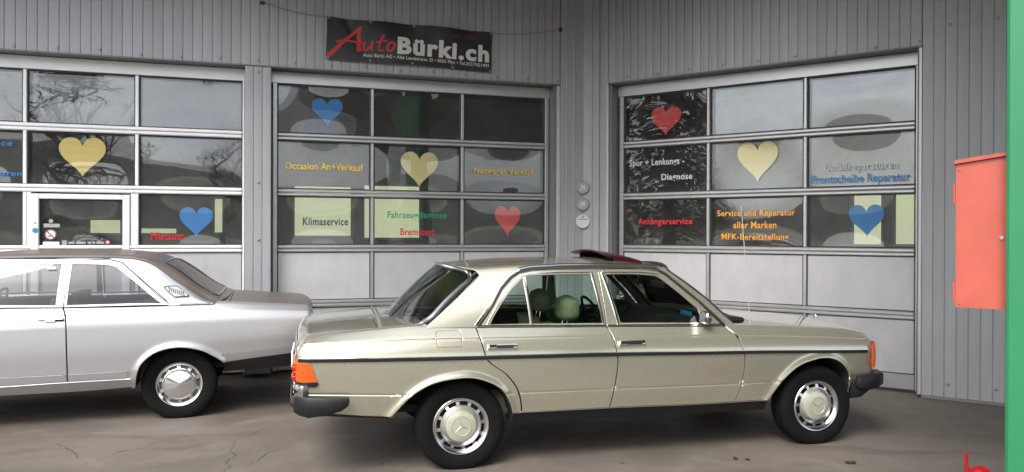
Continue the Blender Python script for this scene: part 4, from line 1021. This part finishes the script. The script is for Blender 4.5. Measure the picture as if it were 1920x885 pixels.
    # number plate, underfloor
    MB().box((-1.152, -.26, .66), (-1.140, .26, .77), .004).build('number_plate', INK['white'], root)
    MB().box((-.95, -.60, .37), (3.10, .60, .42)).build('floor_pan', UNDER, root, smooth=0)
    MB().box((.36, -.80, .30), (2.36, .80, .40)).build('floor_pan', UNDER, root, smooth=0)
    # wheels
    CAPP = mat('hub_cap_paint', (.46, .46, .36), .3, .25, .05, 300, coat=1.0)
    def rims(t):
        a = slotted('rim', [(.098, -.050), (.112, -.056), (.126, -.062), (.138, -.068), (.1445, -.066), (.1655, -.060), (.170, -.066), (.176, -.074), (.186, -.081), (.193, -.083), (.1975, -.079), (.199, -.070), (.190, -.050)], 4, 12, .62, STEEL, t, sub=5)
        d = MB().lathe([(.0, -.030), (.19, -.030)], 36).build('slot_shade_disc', UNDER, t)  # black disc stands in for the shade behind the slots
        c = MB().lathe([(.0, -.092), (.040, -.0915), (.064, -.0905), (.066, -.0885), (.069, -.0885), (.071, -.0900), (.098, -.086), (.106, -.082), (.109, -.074), (.109, -.055)], 48).build('hub_cap', CAPP, t, smooth=25)
        rg = MB().lathe([(.062, -.0900), (.0645, -.0935), (.0665, -.0935), (.069, -.0890)], 48).build('emblem_ring', CAPP, t); s_ = star_mb(.060, .006, -.0912).build('emblem_star', mat('hub_star', (.55, .55, .50), .25, .6), t, smooth=0)
        return [a, d, c, rg, s_]
    for sg in (-1, 1):
        wheel(root, -.005, sg * .728, sg, rims, radians(-12 if sg < 0 else 30)); wheel(root, 2.797, sg * .748, sg, rims, radians(60))
    # cabin
    VEL = mat('green_velour', (.23, .25, .15), .85, 0, .2, 20, .2, 300); DASH = mat('dashboard_black', (.015, .016, .017), .6)
    for y in (-.37, .37):
        seat(root, .98, y, .50, VEL, top=.93); headrest(root, .905, y, .955, 1.155, .29, .15, VEL)
    MB().box((.02, -.66, .30), (.52, .66, .48), .05).build('rear_bench', VEL, root, smooth=50); MB().box((-.14, -.66, .40), (.06, .66, .90), .06).build('rear_backrest', VEL, root, smooth=50)
    MB().box((-.50, -.70, .86), (-.13, .70, .905), .01).build('parcel_shelf', VEL, root)
    d = MB(); d.prism([(1.58, .62), (1.60, .93), (1.66, 1.00), (1.84, 1.005), (2.02, .955), (2.06, .62)], -.70, .70, 'y'); dsh = d.build('dashboard', DASH, root, smooth=40)
    MB().box((1.56, .20, .90), (1.72, .54, 1.045), .04).build('instrument_cowl', DASH, dsh, smooth=50)
    MB().box((1.80, -.16, 1.175), (1.845, .08, 1.235), .012).build('rear_view_mirror', DASH, root); MB().tube([(1.81, -.04, 1.23), (1.79, -.04, 1.31)], .008, 6).build('mirror_stem', DASH, root)
    n = 26; tl_ = radians(28); pts = [Vector((1.40 - .195 * sin(a) * sin(tl_) * 1.0, .37 + .195 * cos(a), .905 + .195 * sin(a) * cos(tl_))) for a in [2 * pi * i / n for i in range(n)]]
    sw = MB().tube(pts, .013, 8, closed=True).build('steering_wheel', DASH, root); MB().tube([(1.40, .37, .905), (1.62, .37, .80)], [.06, .03], 12).build('steering_column', DASH, sw); MB().box((1.385, .19, .885), (1.405, .55, .925), .01).build('spoke', DASH, sw)
    BLUE = mat('blue_card', (.05, .30, .55), .5)
    MB().box((1.80, -.68, .955), (1.804, -.50, 1.04)).build('parking_card', BLUE, root, smooth=0)
    # hinged roof hatch of dark red acrylic, propped open at the back
    ACR = mat('dark_red_acrylic', (.045, .004, .012), .25, 0, .1, 3, coat=.0, spec=.35)
    def hp(t, q, o):
        u = -1 + 2 * q; x = lerp(1.20, 1.555 - .05 * u * u, t); y = .43 * u * (1 - .04 * (1 - t)); ro = U(x, min(2.999, 3 - abs(y) / (B.uy1(x) - .085))).z
        return (x, y, ro + .006 + .050 * (1 - t) ** .8 * (1 - .25 * u * u) + o)
    hm = MB(); hm.grid(lambda i, j: hp(i / 10, j / 16, .010), 11, 17); hm.grid(lambda i, j: hp(i / 10, j / 16, -.002), 11, 17)
    rim_ = [(i / 10, 0.) for i in range(11)] + [(1., j / 16) for j in range(1, 17)] + [(i / 10, 1.) for i in range(9, -1, -1)] + [(0., j / 16) for j in range(15, 0, -1)]
    k = len(rim_); hm.add([hp(*q, .010) for q in rim_] + [hp(*q, -.002) for q in rim_], [(i, (i + 1) % k, (i + 1) % k + k, i + k) for i in range(k)])
    hh = hm.build('roof_hatch', ACR, root, smooth=50, fix=True)
    for q_ in (0.02, .98):
        tt = [.25 + .75 * i / 8 for i in range(9)]; P_ = [Vector(hp(t, q_, .004)) for t in tt]; o_ = Vector((0, .006, 0))
        lowr = [Vector((p.x, p.y, U(p.x, min(2.999, 3 - abs(p.y) / (B.uy1(p.x) - .085))).z - .004)) for p in P_]
        vs_ = [p - o_ for p in P_] + [p - o_ for p in lowr] + [p + o_ for p in P_] + [p + o_ for p in lowr]; k = 9
        MB().add(vs_, [(i, i + 1, k + i + 1, k + i) for i in range(8)] + [(2 * k + i, 2 * k + i + 1, 3 * k + i + 1, 3 * k + i) for i in range(8)] + [(0, k, 3 * k, 2 * k)]).build('hatch_skirt', ACR, hh)
    # aerial and bonnet star
    MB().tube([(2.274, -.735, .905), (2.235, -.735, 1.35), (2.19, -.735, 1.85)], [.0042, .0036, .0022], 6).build('aerial', mat('aerial_metal', (.5, .5, .51), .35, .3), root); MB().lathe([(0, .022), (.010, .018), (.016, .004), (.018, -.006)], 14, 'z', (2.276, -.735, .905)).build('aerial_base', CHROME, root)
    sx, sz = 3.36, .888; pts = [Vector((sx, .036 * cos(a), sz + .036 * sin(a))) for a in [2 * pi * i / 24 for i in range(24)]]
    stt = MB().tube(pts, .0032, 6, closed=True).build('bonnet_star', CHROME, root)
    for i in range(3): a = pi / 2 + i * 2 * pi / 3; MB().tube([(sx, 0, sz), (sx, .035 * cos(a), sz + .035 * sin(a))], [.005, .0015], 6).build('star_point', CHROME, stt)
    MB().tube([(sx, 0, sz - .036), (sx, 0, sz - .06)], .006, 8).build('star_stem', CHROME, stt)
    return root
def resample_open(pts, st):
    out = []
    for a, b in zip(pts, pts[1:]):
        k = max(1, int(math.hypot(a[0] - b[0], a[1] - b[1]) / st + .5)); out += [(lerp(a[0], b[0], j / k), lerp(a[1], b[1], j / k)) for j in range(k)]
    out.append(pts[-1]); return out
beige_car()

# ------------------------------------------------------------------ silver coupe
def silver_car():
    PAINT = carpaint('silver_metallic', (.47, .475, .485), .68, .38, .015)
    BROWN = mat('brown_satin_top', (.115, .094, .082), .45, .1, .18, 3, .08, 160, coat=.15)
    GLASS = glassmat('clear_car_glass', (.62, .63, .66), 1.5, 1.5)
    FRAME = mat('bright_window_frame', (.78, .78, .79), .22, .85)
    BAND = mat('grey_side_band', (.40, .40, .41), .45, .4)
    root = place_car('coupe_car', (-3.1628, 7.4907, 0), radians(197.17), 'silver two-door car with a brown roof and boot lid')
    zB = pchip([(-1.16, .928), (-1.10, .938), (-.70, .968), (-.307, .990), (.07, .990), (.90, .994), (1.35, .999), (2.10, .985), (2.80, .94), (3.42, .87)])
    zC = pchip([(-1.16, .898), (-1.126, .903), (-.30, .934), (.55, .944), (.87, .939), (1.33, .929), (2.20, .905), (3.42, .835)])
    z3 = pchip([(-1.16, .826), (-1.08, .831), (-.30, .846), (.55, .845), (1.40, .835), (3.42, .77)])
    z2 = pchip([(-1.16, .62), (-.39, .56), (.345, .452), (.84, .441), (1.33, .439), (2.3, .43), (3.42, .55)])
    z1 = pchip([(-1.16, .556), (-.975, .539), (-.39, .484), (.33, .377), (.84, .371), (1.33, .361), (2.3, .355), (3.05, .42), (3.42, .50)])
    z0 = pchip([(-1.16, .42), (-.975, .408), (-.39, .388), (.33, .300), (.85, .282), (2.3, .278), (3.05, .34), (3.42, .40)])
    ra = [(.330, .300), (.308, .426), (.260, .524), (.145, .608), (-.019, .638), (-.193, .606), (-.312, .541), (-.384, .484)]
    RA = smooth_poly(list(reversed(ra)), 7); WB = 2.72
    FA = smooth_poly([(-x + WB + .0, z) for x, z in ra], 7)
    B = Body(zl=[z0, z1, z2, z3, zC, zB], P=pchip([(0, .79), (1, .842), (2, .866), (2.5, .880), (3, .874), (4, .846), (5, .800)]),
             tap=pchip([(-1.16, .925), (-.7, .965), (0, .995), (.6, 1), (2.0, 1), (2.7, .985), (3.2, .955), (3.42, .93)]),
             grooves=[(zC, .004), (z3, .0015)], archb=[(RA, .022), (FA, .022)], xr=-1.145, xf=3.40, rr=.05, rf=.06, yin=.10, bowr=.03, bowf=.06,
             zde=lambda x: zB(x) + .026, zdc=lambda x: zB(x) + .052,
             shr=pchip([(.3, .10), (.55, .05), (.80, .0), (.90, .0), (1.0, .03)]), shf=pchip([(.3, -.04), (.6, 0), (.85, .02)]),
             yb0=.010, uy1=pchip([(-.33, .765), (0, .700), (.27, .642), (.5, .622), (.9, .620), (1.5, .615), (2.2, .60)]),
             uz1=pchip([(-.33, 1.005), (-.286, 1.012), (0, 1.185), (.271, 1.372), (.42, 1.403), (.86, 1.414), (1.4, 1.408), (1.62, 1.392), (2.2, 1.20)]),
             uzc=pchip([(-.43, 1.042), (-.366, 1.056), (-.266, 1.105), (.134, 1.379), (.295, 1.440), (.69, 1.472), (1.3, 1.471), (1.58, 1.453), (1.75, 1.42), (2.2, 1.25)]), ucr=.022)
    L, U, WL, WU = B.L, B.U, B.WL, B.WU
    lp = lambda pts: [(x, B.lz(x, z)) for x, z in pts]
    up = lambda pts: [(x, B.uz(x, z)) for x, z in pts]
    sD = smooth_poly([(.884, .990), (.862, .941), (.850, .861), (.843, .673), (.838, .378)], 3); sF = smooth_poly([(2.075, .985), (2.11, .90), (2.13, .75), (2.13, .55), (2.09, .362)], 3)
    G = .0058; sh = lambda p, d: [(x + d, z) for x, z in p]
    ends = [-1.145 + d for d in (.001, .004, .01, .02, .035)] + [3.40 - d for d in (.001, .004, .01, .025, .045)]; rows = (zC,)
    for sg in (1, -1):
        poly = lp(sh(sD, -G)) + lp([(.37, z1(.37) + .002)]) + lp(list(reversed(RA))) + lp([(-.7, z1(-.7) + .001), (-1.1445, z1(-1.145) + .001)]) + [(-1.1445, v) for v in (2, 3, 4, 5, 5.4, 5.6)] + [(-.8, 5.6), (-.43, 5.6), (-.335, 5.5), (-.300, 5.0)]
        panel(B, L, WL, 'rear_wing', poly, PAINT, root, sg, rows=rows, cols=ends, arcs=(RA,))
        fd = panel(B, L, WL, 'door', lp(sh(sD, G)) + lp(list(reversed(sh(sF, -G)))), PAINT, root, sg, rows=rows)
        poly = lp(list(reversed(sh(sF, G)))) + [(2.08, 5.6), (3.3995, 5.6)] + [(3.3995, v) for v in (5, 4, 3, 2, 1.1)] + lp(list(reversed(FA)))
        panel(B, L, WL, 'front_wing', poly, PAINT, root, sg, rows=rows, cols=ends, arcs=(FA,))
        # lower side: grey band, painted sill, black skirt behind the wheel
        for a, b in ((.385, .835), (.850, 2.08)): panel(B, L, WL, 'side_band', [(x, 1.05) for x in (a, b)] + [(x, 1.98) for x in (b, a)], BAND, root, sg, off=.004, flange=.006)
        panel(B, L, WL, 'sill', [(.335, .95), (1.2, .96), (2.37, .96), (2.37, .02), (1.2, .02), (.335, .02)], PAINT, root, sg)
        strip(B, L, [(.36 + i * .05, 1.0) for i in range(40)], sg, 'sill_trim', STEEL, root, .006, .006)
        panel(B, L, WL, 'rear_skirt', [(-.392, .985), (-.385, .05), (-1.13, .05), (-1.13, .985)], BLK, root, sg)
        tunnel(B, RA, 'wheel_well', root, sg); tunnel(B, FA, 'wheel_well', root, sg)
        panel(B, L, WL, 'inner_sill', [(.5, 1.0), (2.05, 1.0), (2.05, 4.9), (.5, 4.9)], UNDER, root, sg, off=-.04, flange=0)
        # upper side: pillars in body colour
        side_ = [(-.296, .03)] + [(x, .985) for x in (-.275, -.15, 0, .15, .30, .5, .86, 1.3, 1.62)] + up([(1.70, 1.372), (1.95, 1.185), (2.18, 1.0)]) + up([(2.115, .995), (1.90, 1.190), (1.70, 1.348), (1.62, 1.386), (1.5, 1.397), (.878, 1.399), (.57, 1.388), (.458, 1.360), (.295, 1.215), (.078, 1.024), (.070, .997)])
        sp = panel(B, U, WU, 'side_frame', side_, PAINT, root, sg)
        O1 = [(.074, 1.000), (.084, 1.020), (.300, 1.208), (.463, 1.353), (.57, 1.381), (.874, 1.392), (.880, 1.000)]
        H1 = [(.122, 1.012), (.300, 1.160), (.504, 1.330), (.579, 1.351), (.852, 1.360), (.862, 1.014)]
        qf = panel(B, U, WU, 'quarter_window_frame', up(O1), FRAME, root, sg, holes=[up(H1)], st=.02, off=.006)
        panel(B, U, WU, 'window_glass', up(H1), GLASS, qf, sg, off=-.004, flange=0)
        O2 = [(.888, 1.000), (.882, 1.392), (1.5, 1.390), (1.615, 1.378), (1.69, 1.342), (1.89, 1.186), (2.09, .996)]
        H2 = [(.943, 1.014), (.926, 1.360), (1.48, 1.358), (1.59, 1.346), (1.66, 1.312), (1.85, 1.160), (1.99, 1.016)]
        panel(B, U, WU, 'window_frame', up(O2), FRAME, fd, sg, holes=[up(H2)], st=.02, off=.006)
        panel(B, U, WU, 'window_glass', up(H2), GLASS, fd, sg, off=-.004, flange=0)
        strip(B, U, up(resample_open([(.072, .998), (-.27, 1.000)], .04)), sg, 'waist_trim', CHROME, root, .006, .008)
        strip(B, U, up([(x, z + .006) for x, z in resample_open([(.09, 1.03), (.30, 1.217), (.462, 1.362), (.57, 1.391), (1.5, 1.401), (1.62, 1.390)], .04)]), sg, 'window_seal', RUBBER, root, .004, .008)
        # vent in the rear pillar
        V = [(.119, 1.150), (.108, 1.160), (.006, 1.157), (-.094, 1.074), (-.092, 1.060), (.019, 1.056)]
        vt = panel(B, U, WU, 'pillar_vent', up(V), mat('vent_dark_grey', (.07, .07, .075), .5), root, sg, off=.009, flange=.012, st=.02); Vi = [(lerp(.012, x, .84), lerp(1.107, z, .80)) for x, z in V]
        panel(B, U, WU, 'vent_field', up(Vi), mat('vent_silver', (.42, .42, .43), .4, .4), vt, sg, off=.013, flange=.004, st=.02)
        for k in range(8):
            t = k / 7; xm, zm = lerp(.072, -.048, t), lerp(1.131, 1.084, t)
            strip(B, U, up([(xm + .006, zm + .019), (xm, zm), (xm - .006, zm - .019)]), sg, 'vent_slot', RUBBER, vt, .0042, .0175)
        # handle
        h = strip(B, L, lp([(x, .905) for x in (.868, .90, .96, 1.0, 1.055)]), sg, 'door_handle', CHROME, fd, .009, .026); strip(B, L, lp([(x, .893) for x in (.93, .95, .98, 1.0)]), sg, 'push_button', CHROME, h, .014, .018); strip(B, L, lp([(x, .900) for x in (.868, .88, .91, .925)]), sg, 'grip_recess', BLK, h, .012, .020)
        # lamps
        MB().box((-1.178, min(sg * .36, sg * .74), .70), (-1.14, max(sg * .36, sg * .74), .84), .012).build('tail_lamp', MATS['red_lens'], root, smooth=50)
        MB().box((3.40, min(sg * .42, sg * .74), .62), (3.455, max(sg * .42, sg * .74), .80), .03).build('headlamp', STEEL, root, smooth=50)
    # roof skin, rear window, decks
    vr = [(-.300, 1.03)] + [(x, 1.03) for x in (-.15, 0, .15, .30, .5, .86, 1.3, 1.62)] + [(1.66, 1.5), (1.69, 2.0), (1.715, 2.5), (1.72, 2.999), (.9, 2.999), (.140, 2.999), (.145, 2.12), (.13, 2.06), (-.31, 2.06), (-.335, 2.12), (-.345, 2.999), (-.415, 2.999), (-.400, 2.3), (-.36, 1.6)]
    panel(B, U, WU, 'roof', vr, BROWN, root, 1, both=True)
    RWG = glassmat('brown_reflecting_glass', (.30, .25, .22), 1.5, 1.6)
    rw = panel(B, U, WU, 'rear_window', [(-.325, 2.13), (.132, 2.13), (.128, 2.999), (-.337, 2.999)], mat('brown_window_blind', (.105, .082, .070), .4, 0, .15, 4, coat=.15), root, 1, both=True, off=-.004, flange=0)
    for sg in (1, -1):
        lo = [on(B, U, x, v, sg, .004)[0] for x, v in resample_open([(-.337, 2.999), (-.33, 2.5), (-.322, 2.14), (-.10, 2.095), (.13, 2.10), (.136, 2.5), (.134, 2.999)], .05)]; MB().tube(lo, .0065, 6).build('bright_surround', STEEL, rw)
    deck(B, lambda a: -1.1435, lambda a: -.432, 5.62, 'boot_lid', BROWN, root, dense_end='r')
    deck(B, lambda a: -.424, lambda a: -.385 + .07 * a ** 2, 5.62, 'rear_scuttle', BROWN, root, nx=6)
    deck(B, lambda a: 2.22 - .08 * a * a, lambda a: 3.3995, 5.62, 'bonnet', PAINT, root, nx=26, dense_end='f')
    deck(B, lambda a: 2.08, lambda a: 2.215 - .08 * a * a, 5.65, 'scuttle_grille', BLK, root, nx=5)
    cap_end(B, -1.146, 1.0, 'tail_panel', PAINT, root, False); cap_end(B, 3.401, 1.1, 'nose_panel', PAINT, root, True)
    Pf, _ = screen((2.185, .995), (1.700, 1.385), .755, .575, .11, '', None, root, zc=.03); ws = screen_panel(Pf, 'windscreen', GLASS, root)
    lo = [Vector(Pf(*q)) for q in resample(rounded_loop(8, .10), .02)]; MB().tube(lo, .015, 8, closed=True).build('bright_surround', STEEL, ws)
    rb = [(-.95, .885, .50, .58, .012), (-1.08, .86, .48, .60, .02), (-1.165, .76, .48, .60, .022), (-1.19, .4, .48, .60, .022), (-1.195, 0, .48, .60, .022), (-1.19, -.4, .48, .60, .022), (-1.165, -.76, .48, .60, .022), (-1.08, -.86, .48, .60, .02), (-.95, -.885, .50, .58, .012)]
    sweep([(x, y, a, b, c) for x, y, a, b, c in rb[1:-1]], 'rear_bumper', CHROME, root)
    fb = [(3.25, .87, .45, .55, .015), (3.40, .82, .44, .56, .02), (3.48, .66, .44, .56, .022), (3.51, 0, .44, .56, .022), (3.48, -.66, .44, .56, .022), (3.40, -.82, .44, .56, .02), (3.25, -.87, .45, .55, .015)]
    sweep([(x, -y, a, b, c) for x, y, a, b, c in fb], 'front_bumper', CHROME, root); MB().box((3.41, -.38, .62), (3.468, .38, .80), .02).build('grille', BLK, root)
    MB().box((-1.0, -.60, .40), (3.10, .60, .45)).build('floor_pan', UNDER, root, smooth=0); MB().box((.36, -.78, .29), (2.36, .78, .39)).build('floor_pan', UNDER, root, smooth=0)
    MB().tube([(.42, .62, .275), (.36, .62, .27)], .02, 10).build('exhaust_bracket', STEEL, root)
    def rims(t):
        a = slotted('rim', [(.120, -.055), (.128, -.066), (.134, -.070), (.140, -.068), (.165, -.066), (.172, -.074), (.182, -.080), (.190, -.082), (.195, -.077), (.196, -.066), (.188, -.05)], 3, 10, .70, CHROME, t, sub=5)
        d = MB().lathe([(.0, -.045), (.19, -.045)], 36).build('slot_shade_disc', MATS.get('rim_shadow') or mat('rim_shadow', (.10, .10, .10), .5, .5), t)  # dark grey disc in place of the shade seen through the slots
        c = MB().lathe([(.0, -.106), (.008, -.1056), (.02, -.1040), (.05, -.0985), (.085, -.0905), (.112, -.0845), (.118, -.083), (.121, -.078), (.126, -.078), (.129, -.072), (.129, -.055)], 56).build('hub_cap', CHROME, t, smooth=25)
        return [a, d, c]
    for sg in (1, -1):
        wheel(root, -.016, sg * .700, sg, rims, radians(10)); wheel(root, WB, sg * .705, sg, rims, radians(40))
    CL = mat('grey_cloth', (.16, .165, .18), .85, 0, .2, 15)
    for y in (-.36, .36): seat(root, 1.18, y, .52, CL, top=1.055)
    MB().box((.12, -.64, .32), (.62, .64, .50), .05).build('rear_bench', CL, root, smooth=50); MB().box((-.06, -.64, .45), (.16, .64, 1.05), .06).build('rear_backrest', CL, root, smooth=50)
    MB().prism([(1.72, .65), (1.74, .98), (1.80, 1.02), (2.10, .985), (2.14, .65)], -.70, .70, 'y').build('dashboard', MATS['dashboard_black'], root, smooth=40)
    n = 26; pts = [Vector((1.52 - .20 * sin(a) * .42, .36 + .20 * cos(a), .96 + .20 * sin(a) * .9)) for a in [2 * pi * i / n for i in range(n)]]
    sw = MB().tube(pts, .011, 8, closed=True).build('steering_wheel', MATS['dashboard_black'], root); MB().tube([(1.52, .36, .96), (1.74, .36, .86)], [.05, .03], 12).build('steering_column', MATS['dashboard_black'], sw)
    MB().box((.965, .690, 1.318), (1.035, .693, 1.338)).build('window_sticker', INK['white'], root, smooth=0)
    return root
silver_car()

# ------------------------------------------------------------------ forecourt canopy with its green post, red cabinet, watering can
CAN_X0 = 1.75
can = empty('forecourt_canopy', (2.2, 3.2, 0), 0, 'flat forecourt roof over the yard carried by a bright green post', 'canopy')
CEIL = mat('canopy_soffit', (.22, .215, .21), .7, 0, .1, 1.5); GREEN = mat('green_post_paint', (.020, .215, .085), .45, 0, .10, 2)
o = MB().box((CAN_X0 - 2.2, -10.2, 4.80), (9.5, 6.6, 5.15)).build('roof_slab', CEIL, can, smooth=0)
for k in range(4): MB().box((CAN_X0 - 2.19 + .5 + k * 2.6, -10.19, 4.66), (CAN_X0 - 2.19 + .62 + k * 2.6, 1.2, 4.799)).build('soffit_beam', CEIL, can, smooth=0)
pl = MB().box((0, 0, 0), (.36, .36, 4.655), .01).build('post', GREEN, can); pl.location = Vector((1.918, 2.985, 0)) - Vector((2.2, 3.2, 0)); pl.rotation_euler = (0, 0, -AR + .03)
MB().box((-.06, -.06, 0), (.42, .42, .02), .004).build('foot_plate', GREEN, pl)
q = MB().box((0, 0, 0), (.36, .36, 4.655), .01).build('post', GREEN, can); q.location = (2.6, -8.2, 0)
REDP = mat('red_cabinet_paint', (.46, .090, .060), .45, 0, .16, 6, .05, 40)
cb = empty('red_cabinet', (1.815, 3.145, 0), -radians(33.0), 'red metal cabinet with a sloping lid mounted on the green post', 'cabinet')
w_, d_ = .186, .13
MB().prism([(0, 1.335), (w_, 1.335), (w_, 1.945), (0, 1.918)], 0, d_, 'y').build('cabinet_body', REDP, cb, smooth=0)
MB().prism([(-.008, 1.9195), (w_ + .003, 1.9475), (w_ + .003, 1.963), (-.008, 1.934)], -.012, d_ + .004, 'y').build('lid', REDP, cb, smooth=0)
for z in (1.40, 1.80): MB().tube([(-.006, .004, z - .04), (-.006, .004, z + .04)], .0055, 10).build('hinge', REDP, cb)
MB().lathe([(0, -.006), (.007, -.006), (.009, -.003), (.009, .001)], 16, c=(.158, 0, 1.62)).build('lock', STEEL, cb)
for x_ in (.012, w_ - .012):
    for z_ in (1.35, 1.895): MB().lathe([(0, -.003), (.004, -.002), (.005, .001)], 10, c=(x_, 0, z_)).build('rivet', REDP, cb)

REDPL = mat('red_plastic', (.55, .012, .02), .35, 0, .05, 5)
wc = empty('watering_can', (2.748, 4.50, 0), radians(180), 'small red plastic watering can standing on the yard by the green post', 'watering can')
MB().lathe([(0, .0), (.082, .0), (.088, .01), (.086, .12), (.078, .20), (.062, .245), (.040, .266), (.028, .272), (.022, .268), (.0, .262)], 32, 'z').build('can_body', REDPL, wc)
MB().tube([(.06, 0, .09), (.075, 0, .20), (.083, 0, .29), (.088, 0, .362)], [.022, .015, .011, .007], 12).build('spout', REDPL, wc)
MB().tube([(-.08, 0, .05), (-.13, 0, .09), (-.13, 0, .17), (-.075, 0, .205)], .010, 10).build('handle', REDPL, wc)

# ------------------------------------------------------------------ land and trees round the yard
def hills(name, pts, depth, m):
    n = len(pts); mb = MB(); vs = []
    for x, y, h in pts:
        d = Vector((x, y, 0)).normalized()
        for t, k in ((0, 0), (.25, .22), (.5, .55), (.75, .85), (1, 1)): vs.append((x + d.x * depth * t, y + d.y * depth * t, h * k - .1))
    mb.add(vs, [(i * 5 + k, i * 5 + k + 1, (i + 1) * 5 + k + 1, (i + 1) * 5 + k) for i in range(n - 1) for k in range(4)])
    tag(mb.build(name, m, smooth=60), kind='structure')
hills('hill_meadow', [(30 * cos(radians(a)) * 1.0, 30 * sin(radians(a)), 22 + 5 * sin(a * .11)) for a in range(20, 161, 10)], 130, GRASS)
FOREST = mat('wooded_ridge', (.035, .05, .03), .95, 0, .4, .08)
hills('far_ridge', [(260 * cos(radians(a)), 260 * sin(radians(a)), 30 + 16 * sin(a * .05 + 1) + 7 * sin(a * .17)) for a in range(170, 375, 6)], 200, FOREST)
BARK = mat('dark_bark', (.06, .048, .04), .9, 0, .3, 8, .3, 30); NEEDLE = mat('conifer_needles', (.028, .045, .022), .8, 0, .4, 1.5)
def bare_tree(loc, h, seed, label):
    R = random.Random(seed); root = empty('bare_tree', loc, 0, label, 'tree', 'trees across the yard'); tr = MB(); br = MB()
    def grow(p, d, l, r, lev):
        n = 4; pts = [p]; q = p
        for i in range(n): d = (d + Vector((R.uniform(-.2, .2), R.uniform(-.2, .2), R.uniform(-.02, .14)))).normalized(); q = q + d * l / n; pts.append(q)
        (tr if lev == 0 else br).tube(pts, [lerp(r, r * .55, i / n) for i in range(n + 1)], 7 if lev < 2 else 4, cap=lev == 0)
        if lev < 5:
            for i in range(5 if lev < 2 else 4 if lev < 4 else 3):
                k = R.uniform(.35, 1.); a = R.uniform(0, 2 * pi); s = Vector((cos(a), sin(a), R.uniform(.15, .9))).normalized(); b = pts[min(n, max(1, int(k * n + .5)))]
                grow(b, (d * .5 + s).normalized(), l * R.uniform(.5, .72), r * .5, lev + 1)
    grow(Vector((0, 0, 0)), Vector((0, 0, 1)), h * .42, h * .024, 0)
    tr.build('trunk', BARK, root); br.build('crown', BARK, root, fix=False)
def conifer(loc, h, seed, label):
    R = random.Random(seed); root = empty('conifer_tree', loc, 0, label, 'tree', 'trees across the yard'); MB().tube([(0, 0, 0), (0, 0, h * .95)], [h * .022, h * .004], 8).build('trunk', BARK, root); f = MB()
    for i in range(8000):
        t = R.random() ** .8; z = h * (.10 + .88 * t); rad = h * .22 * (1 - t) * (R.random() ** .45) + .1; a = R.uniform(0, 2 * pi); rad *= .8 + .25 * sin(5 * a + 9 * t); s = R.uniform(.14, .34) * (1.15 - .6 * t)
        c = Vector((rad * cos(a), rad * sin(a), z - rad * .22)); o = Vector((cos(a), sin(a), -.35)) * s; w = Vector((-sin(a), cos(a), 0)) * s * .5; u = Vector((0, 0, s * .3))
        f.add([c - o * .5 - w * .3, c + w, c + o, c - w, c + u], [(0, 1, 4), (1, 2, 4), (2, 3, 4), (3, 0, 4)])
    f.build('crown', NEEDLE, root, smooth=0, fix=False)
bare_tree((-1.0, -21, 0), 10, 3, 'wide bare tree mirrored in the upper panes of the leftmost door')
bare_tree((5.5, -27, 0), 9, 8, 'bare tree mirrored in the left panes of the middle door')
conifer((-19.0, -4.0, 0), 15, 5, 'tall dark conifer mirrored in the left panes of the rightmost door')

# dry leaves blown onto the paving
LEAF = mat('dry_leaf', (.05, .032, .022), .8, 0, .3, 30)
for i, (x, y, sc, lab) in enumerate(((2.419, 5.478, 1.0, 'curled dry leaf on the paving right of the saloon front wheel'), (1.625, 5.924 - .35, .7, 'larger of two dark leaves in front of the saloon front door'), (1.705, 5.90 - .35, .5, 'smaller of two dark leaves in front of the saloon front door'), (-.10, 4.98, .6, 'dark leaf lying beside the saloon rear wheel'))):
    R = random.Random(i); vs = [(0, 0, .006)]; n = 9
    for k in range(n):
        a = 2 * pi * k / n; r = (.034 if k % 2 else .022) * sc * R.uniform(.8, 1.2); vs.append((r * cos(a) * 1.5, r * sin(a), .006 + .018 * sc * abs(sin(a * 1.5 + i)) * R.uniform(.3, 1)))
    o = MB().add(vs, [(0, 1 + k, 1 + (k + 1) % n) for k in range(n)]).build('dry_leaf', LEAF, smooth=0); o.location = (x, y, .0); o.rotation_euler = (0, 0, i * 1.3); tag(o, lab, 'leaf', 'dry leaves on the yard')
